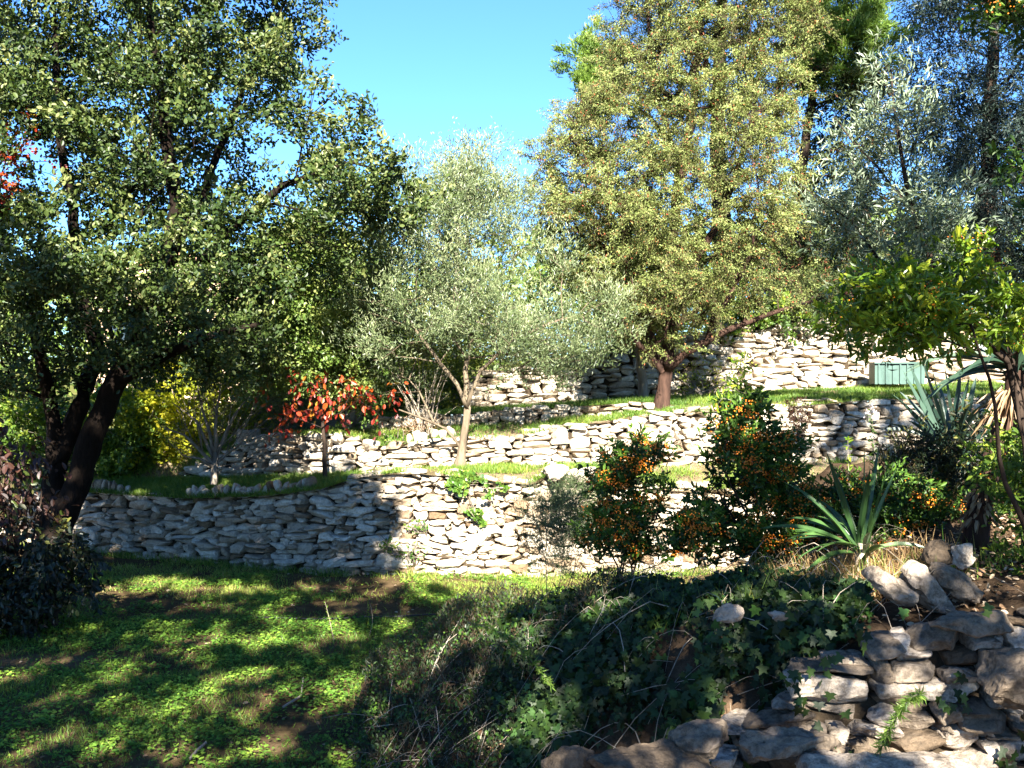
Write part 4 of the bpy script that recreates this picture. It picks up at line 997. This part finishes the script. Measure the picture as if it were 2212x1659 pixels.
# short stump-like trunk in front carries a second skirt
# ------------------------------------------------------------------ the bank: ivy, scrub, dry grass, loose stones
def on_bank(x, y, off=0.0):
    z = hb(x, y); e = .04
    nx_ = -(hb(x + e, y) - hb(x - e, y)) / (2 * e); ny_ = -(hb(x, y + e) - hb(x, y - e)) / (2 * e)
    N = norm(np.stack([nx_, ny_, np.ones_like(nx_)], 1)); return np.stack([x, y, z], 1) + N * np.asarray(off)[..., None], N
def scatter(n, x0, x1, y0, y1, seed, fn=None):
    rng = np.random.default_rng(seed); x = rng.uniform(x0, x1, n); y = rng.uniform(y0, y1, n)
    if fn is not None: k = fn(x, y, rng); x, y = x[k], y[k]
    return x, y, rng
def veg(name, label, cat, P, D, N, L, W, tpl, tint, mat):
    V, F, t = leaves(P, D, N, L, W, tpl, tint); a = Acc(); a.add(V, F, t)
    return tag(a.build(name, M[mat]), label, cat, kind='stuff')
def uof(x, y): return CX + x / y * FD
def vof(z, y): return HOR - (z - H) / y * FD

# ivy
def f(x, y, rng):
    u, v = uof(x, y), vof(hb(x, y), y)
    k = in_poly(u, v, [(1100, 1330), (1250, 1280), (1500, 1290), (1640, 1255), (1790, 1290), (1880, 1310), (1880, 1370), (1770, 1420), (1740, 1480), (1700, 1540), (1560, 1620), (1500, 1720), (1150, 1720), (1080, 1500)])
    return k & (vn2(x, y, .25, 9) + rng.uniform(-.2, .2, len(x)) > .42)
x, y, rng = scatter(42000, -.4, 2.4, 4.75, 7.4, 601, f)
x, y = x[:11500], y[:11500]
P, N = on_bank(x, y, rng.uniform(.01, .16, len(x))); n = len(P)
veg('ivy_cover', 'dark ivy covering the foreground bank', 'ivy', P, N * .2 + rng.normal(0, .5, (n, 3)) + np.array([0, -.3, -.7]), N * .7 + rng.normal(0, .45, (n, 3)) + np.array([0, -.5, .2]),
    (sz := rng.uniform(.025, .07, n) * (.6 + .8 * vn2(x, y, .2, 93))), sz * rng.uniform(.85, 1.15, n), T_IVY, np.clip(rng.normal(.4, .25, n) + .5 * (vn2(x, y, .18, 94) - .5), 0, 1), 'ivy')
# ivy lying over the near wall
n = 420; xx = rng.uniform(.95, 3.3, n); zz = rng.uniform(.6, 1.5, n)
k = (vn2(xx, zz, .22, 77) > .35 + .22 * (xx - .95)); xx, zz = xx[k], zz[k]; n = len(xx)
P = np.stack([xx, yN(xx) + .38 * (zz - .42) - rng.uniform(.02, .08, n), zz], 1)
veg('ivy_sprays', 'ivy sprays hanging over the near stone wall', 'ivy', P, rng.normal(0, .5, (n, 3)) + np.array([0, -.2, -.7]), rng.normal(0, .4, (n, 3)) + np.array([0, -1, .3]), rng.uniform(.035, .075, n), rng.uniform(.035, .07, n), T_IVY, rng.random(n), 'ivy')
# scrub: needle-leaved dark mounds at the left of the bank
def f2(x, y, rng):
    u, v = uof(x, y), vof(hb(x, y), y)
    k = in_poly(u, v, [(750, 1800), (770, 1560), (800, 1460), (880, 1390), (1000, 1320), (1150, 1290), (1400, 1280), (1300, 1360), (1150, 1480), (1120, 1800)])
    return k & (vn2(x, y, .3, 19) + rng.uniform(-.3, .3, len(x)) > .25)
x, y, rng = scatter(90000, -1.4, 2.0, 5.0, 9.3, 602, f2); 
hgt = .05 + .20 * np.clip(vn2(x, y, .33, 88) * 1.4 - .3, 0, 1)
P, N = on_bank(x, y, rng.uniform(0, 1, len(x)) ** .6 * hgt); n = len(P)
clump_t = vn2(x, y, .22, 91)
veg('rosemary_scrub', 'dark needle-leaved scrub over the left of the foreground bank', 'scrub', P, rng.normal(0, .55, (n, 3)) + np.array([0, 0, .8]), rng.normal(0, 1, (n, 3)), rng.uniform(.03, .065, n), rng.uniform(.004, .009, n), T_DIAM, np.clip(clump_t * .9 + rng.normal(0, .15, n), 0, 1), 'scrub')
# broad small leaves mixed in
x, y, rng = scatter(26000, -1.4, 2.4, 4.9, 9.3, 603, f2)
P, N = on_bank(x, y, rng.uniform(0.02, .2, len(x))); n = len(P)
veg('weed_cover', 'small-leaved weeds among the scrub on the bank', 'weeds', P, rng.normal(0, .8, (n, 3)), rng.normal(0, .6, (n, 3)) + np.array([0, -.4, .7]), rng.uniform(.015, .04, n), rng.uniform(.01, .025, n), T_OVAL, np.clip(rng.normal(.5, .25, n), 0, 1), 'pyra')
# tangled dead stems over the whole face
a = Acc(); rng = np.random.default_rng(604)
for k in range(330):
    x0 = rng.uniform(-1.0, 2.3); y0_ = rng.uniform(5.0, 7.6); L = rng.uniform(.2, .75); z = rng.uniform(0, 2 * math.pi)
    t = np.linspace(0, 1, 7); bend = rng.normal(0, .5)
    xs_ = x0 + L * t * np.cos(z + bend * t); ys_ = y0_ + L * t * np.sin(z + bend * t) * .8
    zz_ = hb(xs_, ys_) + .03 + rng.uniform(.05, .25) * np.sin(math.pi * t * rng.uniform(.6, 1)) 
    tubes(a, np.stack([xs_, ys_, zz_], 1), np.arange(-1, 6), np.linspace(1, .4, 7) * rng.uniform(.0018, .0045))
tag(a.build('dead_stems', M['bark_pale'], smooth=True), 'thin dry vine stems tangled over the bank', 'stems', kind='stuff')
# fallen brown leaves on bank
x, y, rng = scatter(9000, -.2, 4.0, 4.9, 8.5, 605, lambda x, y, r: (vn2(x, y, .3, 66) > .4))
P, N = on_bank(x, y, rng.uniform(.005, .06, len(x))); n = len(P)
veg('leaf_litter', 'reddish brown leaf litter on the earth bank', 'litter', P, rng.normal(0, 1, (n, 3)) * np.array([1, 1, .3]), N + rng.normal(0, .4, (n, 3)), rng.uniform(.02, .05, n), rng.uniform(.012, .03, n), T_OVAL, rng.random(n), 'deadleaf')
# dry straw below the front yucca
def f3(x, y, rng):
    u, v = uof(x, y), vof(hb(x, y), y)
    return in_poly(u, v, [(1560, 1290), (1650, 1240), (1800, 1210), (2000, 1200), (2080, 1230), (1960, 1270), (1880, 1330), (1800, 1340), (1720, 1300)]) & (rng.random(len(x)) < .9)
x, y, rng = scatter(16000, .8, 3.4, 5.4, 7.6, 606, f3); x, y = x[:2300], y[:2300]
P, N = on_bank(x, y, rng.uniform(.0, .05, len(x))); n = len(P)
veg('dry_grass', 'straw-coloured dry grass on the bank below the front yucca', 'grass', P, rng.normal(0, .8, (n, 3)) + np.array([-.4, -.4, .35]), rng.normal(0, .5, (n, 3)) + N, rng.uniform(.08, .22, n), rng.uniform(.003, .006, n), T_BLADE, rng.random(n), 'dry')
# tall green sprigs rising from the ridge
x, y, rng = scatter(5000, -.6, 3.0, 6.2, 8.4, 607, lambda x, y, r: (np.abs(y - (bP(x) + .5)) < .5) & (hb(x, y) > .4)); x, y = x[:1300], y[:1300]
P, N = on_bank(x, y, 0 * x); n = len(P)
veg('ridge_grass', 'thin grass sprigs standing along the crest of the bank', 'grass', P, rng.normal(0, .28, (n, 3)) + np.array([0, 0, 1]), rng.normal(0, 1, (n, 3)), rng.uniform(.08, .26, n), rng.uniform(.003, .007, n), T_BLADE, rng.random(n), 'grass')

# loose rocks
def rock(label, u, v, y, w, h, d, tilt, seed, tint, cat='rock', name='rock', pitch=0.0, yaw=0.0):
    rng = np.random.default_rng(seed); a = Acc(); s = y / FD
    c = at(u, v, y); stone(a, c, (w * s, d, h * s), tilt, yaw, rng, CT20, e=rng.uniform(3, 5), rough=.004, tint=tint, pitch=pitch, facets=10, disp=.06)
    return tag(a.build(name, M['stone_near']), label, cat)
rocks = [
 ('white angular stone poking out of the ivy on the crest of the bank', 1577, 1322, 5.55, 84, 38, .16, .1, .6),
 ('small pale stone just right of the white stone in the ivy', 1680, 1332, 5.6, 48, 30, .12, -.1, .7),
 ('large flat pale boulder at the foot of the near wall, left of centre', 1700, 1595, 4.93, 230, 58, .3, .04, .35),
 ('brown weathered boulder under the ivy at the bottom of the picture', 1390, 1655, 4.85, 330, 90, .35, -.06, .12),
 ('small tan stone at the foot of the ivy beside the brown boulder', 1235, 1652, 4.9, 120, 50, .25, .1, .15),
 ('rounded tan boulder between ivy stems left of the flat boulder', 1510, 1605, 4.97, 150, 70, .28, .1, .3),
 ('long pale slab along the bottom right edge of the picture', 1960, 1665, 4.72, 440, 70, .4, -.03, .65),
 ('big dark grey boulder cut by the right edge of the picture', 2190, 1465, 4.88, 170, 135, .3, .1, .25),
 ('tilted grey slab leaning left on top of the near wall', 1925, 1270, 5.75, 125, 42, .22, -.6, .5),
 ('upright slab leaning against its neighbour on the near wall top', 2000, 1270, 5.8, 130, 48, .2, -.9, .6),
 ('slanted grey slab topmost on the near wall', 2065, 1262, 5.85, 120, 50, .2, -.75, .35),
 ('flat dark slab lying across the top of the near wall', 2090, 1340, 5.4, 170, 34, .25, .02, .3),
 ('pale sunlit stone lying above the near wall by the shaggy trunk', 2080, 1200, 6.2, 60, 55, .16, .4, .95),
 ('reddish stone beside the pale sunlit stone above the near wall', 2025, 1195, 6.3, 50, 36, .14, .1, .1),
 ('white block standing up from the rim of the lowest wall', 1200, 1018, 13.75, 66, 34, .3, .25, .8),
 ('long white stone on the rim beside the white block', 1255, 1028, 13.8, 70, 30, .25, .1, .9)]
for i_, (lab, u, v, y_, w_, h_, d_, ti, tn) in enumerate(rocks):
    rock(lab, u, v, y_, w_, h_, d_, ti, 700 + i_, tn)

# ------------------------------------------------------------------ lawn cover
def cover(n, ylo, yhi, seed):
    rng = np.random.default_rng(seed); y = np.sqrt(rng.uniform(ylo ** 2, yhi ** 2, n)); x = rng.uniform(-1, 1, n) * (.50 * y + .8)
    k = (hb(x, y) < .06) & (y < yA(x) - .02); return x[k], y[k], rng
def bare(x, y):
    band = np.exp(-((y - (11.9 + .25 * np.sin(x))) / .55) ** 2) * (x < -.6) * (x > -5.2) * .55 + np.exp(-((y - 12.9) / .35) ** 2 - ((x + 2.4) / 1.3) ** 2) * .7
    return np.clip(vn2(x, y, .8, 41) * .75 + vn2(x, y, .25, 42) * .45 - band * .55, 0, 1.2)
x, y, rng = cover(230000, 6.3, 14.6, 801)
k = rng.random(len(x)) < np.clip((bare(x, y) - .30) * 2.2, .05, 1); x, y = x[k], y[k]; n = len(x)
P = np.stack([x, y, lawn_z(x, y)], 1); P = P - np.array([0, 0, .008])
hh = .5 + .9 * vn2(x, y, .45, 43)
ty = np.clip(.35 + .35 * (vn2(x, y, .9, 44) - .5) + rng.normal(0, .18, n) + .25 * (y > 12.3), 0, 1)
veg('lawn_grass', 'short green grass of the lawn', 'grass', P, rng.normal(0, .45, (n, 3)) + np.array([0, 0, 1]), rng.normal(0, 1, (n, 3)), rng.uniform(.03, .075, n) * hh, rng.uniform(.005, .009, n), T_BLADE, ty, 'grass')
x, y, rng = cover(150000, 6.3, 13.8, 802)
k = (vn2(x, y, .55, 45) * .6 + vn2(x, y, .2, 46) * .4 + rng.uniform(-.12, .12, len(x)) - .25 * (bare(x, y) < .3) > .44 + .04 * np.maximum(0, y - 9.5)); x, y = x[k], y[k]; n = len(x)
P = np.stack([x, y, lawn_z(x, y) + rng.uniform(.02, .06, n)], 1)
s_ = rng.uniform(.018, .036, n)
veg('clover_cover', 'bright clover and small weeds covering the lawn', 'clover', P, rng.normal(0, .3, (n, 3)) + np.array([0, 1, .0]), rng.normal(0, .28, (n, 3)) + np.array([0, -.25, 1]), s_, s_, T_CLOVER, np.clip(.5 + .6 * (vn2(x, y, .3, 47) - .5) + rng.normal(0, .2, n), 0, 1), 'clover')
# fallen leaves on the lawn
x, y, rng = cover(1500, 6.3, 14.0, 803); k = bare(x, y) < .55; x, y = x[k], y[k]; n = len(x)
veg('fallen_leaves', 'brown fallen leaves scattered on the lawn', 'leaves', np.stack([x, y, lawn_z(x, y) + .015], 1), rng.normal(0, 1, (n, 3)) * np.array([1, 1, .2]), rng.normal(0, .3, (n, 3)) + np.array([0, 0, 1]), rng.uniform(.03, .06, n), rng.uniform(.02, .035, n), T_OVAL, rng.random(n), 'deadleaf')

# grass of the terraces
def terr_grass(label, ff, fb, x0, x1, n, seed, dens, dark=0.0, hmul=1.0, tb=0.4):
    rng = np.random.default_rng(seed); x = rng.uniform(x0, x1, n); t = rng.uniform(0, 1, n)
    ya, za = ff(x); yb, zb = fb(x); y = ya * (1 - t) + yb * t; z = za * (1 - t) + zb * t
    k = dens(x, y, t) > rng.uniform(0, 1, n); x, y, z, t = x[k], y[k], z[k], t[k]; n = len(x)
    veg('terrace_grass', label, 'grass', np.stack([x, y, z - .01], 1), rng.normal(0, .5, (n, 3)) + np.array([0, -.25, 1]), rng.normal(0, 1, (n, 3)), rng.uniform(.04, .10, n) * hmul, rng.uniform(.006, .011, n), T_BLADE, np.clip(tb + .5 * (vn2(x, y, .6, seed) - .5) + rng.normal(0, .18, n), 0, 1), 'grass')
terr_grass('grass on the ledge between the lowest and second walls', lambda x: (yA(x) + .02, zA1(x) + .01), lambda x: (yB(x), zB0(x)), -8.5, 7.5, 110000, 811,
           lambda x, y, t: np.where(x < -2.2, 1.0, np.clip(vn2(x, y, .4, 812) * 1.8 - .8 + .5 * (np.abs(x - .4) < .8) * (t > .5), .03, 1)))
terr_grass('grass on the ledge between the second and third walls', lambda x: (yB(x) + .05, zB1(x) + .01), lambda x: (yC(x), zC0(x)), -7, 7.5, 60000, 813, lambda x, y, t: np.clip(vn2(x, y, .35, 814) * 2 - .65, .1, 1))
terr_grass('grass on the upper ledge below the topmost wall', lambda x: (yC(x) + .05, zC1(x) + .01), lambda x: (yD(x), zD0(x)), -2.5, 8.8, 80000, 815, lambda x, y, t: np.clip(vn2(x, y, .4, 816) * 2 - .45, .15, 1), tb=.3)
# tufts along the foot of the lowest wall
rng = np.random.default_rng(820); n = 9000; x = rng.uniform(-8, 6, n); k = vn2(x, x * 0, .4, 821) > rng.uniform(0, 1, n) * .8; x = x[k]; n = len(x)
y = yA(x) - rng.uniform(-.03, .16, n)
veg('wall_foot_grass', 'taller grass fringe along the foot of the lowest wall', 'grass', np.stack([x, y, lawn_z(x, y) - .01], 1), rng.normal(0, .4, (n, 3)) + np.array([0, -.2, 1]), rng.normal(0, 1, (n, 3)), rng.uniform(.05, .16, n), rng.uniform(.005, .01, n), T_BLADE, rng.random(n), 'grass')

# ------------------------------------------------------------------ left foreground shrubs
bush('red_leaved_shrub', 'drooping brownish-red leaved shrub at the left edge before the oak trunk', 'shrub', (-5.0, 10.9, 0),
     [(-150, 930), (0, 910), (40, 930), (45, 970), (70, 1010), (85, 1060), (70, 1110), (40, 1130), (50, 1180), (-150, 1200)], 10.8, .45, 60, M['redbrown'], (.085, .045), 8, .13, 901, bark=M['bark_dark'], mind=.13, r0=.02, sub=4, droop=1.1, hole=.3, hs=.4, tip=.003, carve=None)
bush('dark_shrub', 'dark shaded shrub at the lower left hiding the foot of the oak', 'shrub', (-4.7, 10.8, 0),
     [(-150, 1180), (60, 1160), (130, 1150), (190, 1190), (170, 1250), (180, 1270), (120, 1310), (90, 1340), (-150, 1360)], 10.7, .55, 120, M['darkbush'], (.07, .038), 14, .13, 902, bark=M['bark_dark'], mind=.12, r0=.02, sub=4, droop=.7, hole=.25, hs=.4, tip=.003)
bush('rosemary_shrub', 'slender dark rosemary bush standing before the sunlit wall left of the small firethorn', 'shrub', g_at(1192, 8.1),
     [(1160, 1130), (1180, 1050), (1210, 1060), (1240, 1110), (1245, 1180), (1215, 1225), (1165, 1225), (1145, 1180)], 8.2, .22, 46, M['rosemary'], (.03, .004), 60, .075, 903, mind=.07, r0=.006, sub=4, tpl=T_DIAM, tip=.0012, axis_up=.6)
bush('wispy_shrub', 'wispy grey-green sprigs between the two firethorn bushes', 'shrub', g_at(1390, 8.0),
     [(1330, 1230), (1340, 1120), (1400, 1100), (1440, 1130), (1420, 1250)], 8.1, .2, 26, M['rosemary'], (.03, .005), 22, .09, 904, mind=.09, r0=.005, sub=4, tpl=T_DIAM, tip=.0012, axis_up=.6)
bush('bank_shrub', 'shaded grassy shrub between the front yucca and the blue yucca', 'shrub', g_at(1960, 8.2),
     [(1900, 1060), (1930, 980), (2000, 970), (2060, 1000), (2080, 1080), (2060, 1180), (1960, 1180)], 8.2, .3, 70, M['darkbush'], (.06, .008), 40, .09, 905, mind=.09, r0=.008, sub=4, tpl=T_DIAM, tip=.0012, axis_up=.6)
bush('bank_shrub', 'nearly black undergrowth at the right edge behind the shaggy trunk', 'shrub', g_at(2200, 7.9),
     [(2060, 960), (2120, 900), (2400, 880), (2400, 1220), (2120, 1220), (2060, 1120)], 8.4, .5, 120, M['darkbush'], (.05, .02), 34, .14, 906, mind=.12, r0=.01, sub=4, tip=.0016)

# flower spike and weed stalks
def stalk(name, label, cat, b, t, nl, L, mat, seed, flower=False, w=.01):
    rng = np.random.default_rng(seed); b, t = np.array(b), np.array(t)
    root = empty(name, b, label, cat)
    s = np.linspace(0, 1, 9)[:, None]; pts = b * (1 - s) + t * s + np.array([1, 0, 0]) * np.sin(s * 3) * .02 * rng.normal()
    a = Acc(); tubes(a, pts, np.arange(-1, 8), np.linspace(.004, .0015, 9)); a.build('stem', M['stem'], root)
    q = rng.uniform(.15, 1, nl)[:, None]; P = b * (1 - q) + t * q
    V, F, tt = leaves(P, rng.normal(0, 1, (nl, 3)) + np.array([0, 0, .5]), rng.normal(0, .5, (nl, 3)) + np.array([0, 0, 1]), L * rng.uniform(.6, 1.1, nl), w, T_OVAL, rng.random(nl))
    a = Acc(); a.add(V, F, tt); a.build('leaves', M[mat], root)
    if flower:
        P = t + rng.normal(0, .02, (60, 3)); V, F, tt = leaves(P, rng.normal(0, 1, (60, 3)), rng.normal(0, 1, (60, 3)), .02, .012, T_OVAL, rng.random(60))
        a = Acc(); a.add(V, F, tt); a.build('flower_head', M['flower'], root)
stalk('flower_spike', 'tall stalk topped by a pale pinkish flower head above the front yucca', 'flower', g_at(1900, 7.6), at(1882, 888, 7.6), 110, .05, 'pyra', 1, True)
stalk('weed_stalk', 'thin yellow-green weed stalk leaning on the lawn, left one of two', 'weed', (at(722, 1385, 10.4) * np.array([1, 1, 0])), at(702, 1300, 10.4), 26, .03, 'pyra_lit', 2)
stalk('weed_stalk', 'upright yellow-green weed stalk on the lawn near the bank, right one of two', 'weed', (at(797, 1370, 10.6) * np.array([1, 1, 0])), at(795, 1295, 10.6), 30, .03, 'pyra_lit', 3)
stalk('weed_stalk', 'leafy pale green shoot rising between the flower spike and the front yucca', 'weed', g_at(1845, 7.8), at(1832, 945, 7.8), 50, .045, 'pyra_lit', 4, w=.018)
# feathery yellow-green frond bending over the bank
for nm_lab, p, q, sd in (('long feathery yellow-green frond arching over the scrub', (1010, 1345, 6.6), (1190, 1480, 6.0), 5), ('feathery pine sprig hanging on the near wall stones', (1995, 1500, 4.75), (1900, 1620, 4.72), 6)):
    rng = np.random.default_rng(sd); b, t = at(*p), at(*q); root = empty('frond', b, nm_lab, 'frond'); s = np.linspace(0, 1, 12)[:, None]
    pts = b * (1 - s) + t * s + np.array([0, -.05, .10]) * np.sin(s * math.pi)
    a = Acc(); tubes(a, pts, np.arange(-1, 11), np.linspace(.004, .001, 12)); a.build('stem', M['stem'], root)
    m = 420; q_ = rng.uniform(0.05, 1, m); P = np.stack([np.interp(q_, s[:, 0], pts[:, k]) for k in range(3)], 1)
    dirn = norm(t - b); V, F, tt = leaves(P, rng.normal(0, .7, (m, 3)) + dirn * .8, rng.normal(0, 1, (m, 3)), rng.uniform(.03, .06, m), .0035, T_DIAM, rng.random(m))
    a = Acc(); a.add(V, F, tt); a.build('needles', M['pine'], root)

# hose and twigs on the lawn
def poly_tube(pts, r): 
    a = Acc(); pts = np.array(pts); tubes(a, pts, np.arange(-1, len(pts) - 1), np.full(len(pts), r)); return a
M['rubber'] = new_mat('black_rubber')[0]; M['rubber'].node_tree.nodes['Principled BSDF'].inputs['Base Color'].default_value = (.008, .008, .008, 1)
hx = np.linspace(-2.75, -.5, 24); hy = 11.25 - .12 * np.sin(hx * 2) - .03 * hx
tag(poly_tube(np.stack([hx, hy, lawn_z(hx, hy) + .035], 1), .011).build('garden_hose', M['rubber'], smooth=True), 'thin black hose lying straight across the lawn', 'hose')
for lab, pts in (('short pale stick lying on the lawn at the bottom edge', [(905, 1659), (940, 1640), (985, 1622)]), ('forked dead twig lying on the lawn before the bank', [(610, 1545), (650, 1520), (655, 1480)])):
    P = []
    for u, v in ([(u * 1.0, v) for u, v in pts]):
        if u > 700: u = u * .452
        d = H * FD / (v - HOR); P.append(((u - CX) / FD * d, d, .06))
    tag(poly_tube(P, .011).build('stick', M['bark_pale'], smooth=True), lab, 'stick')
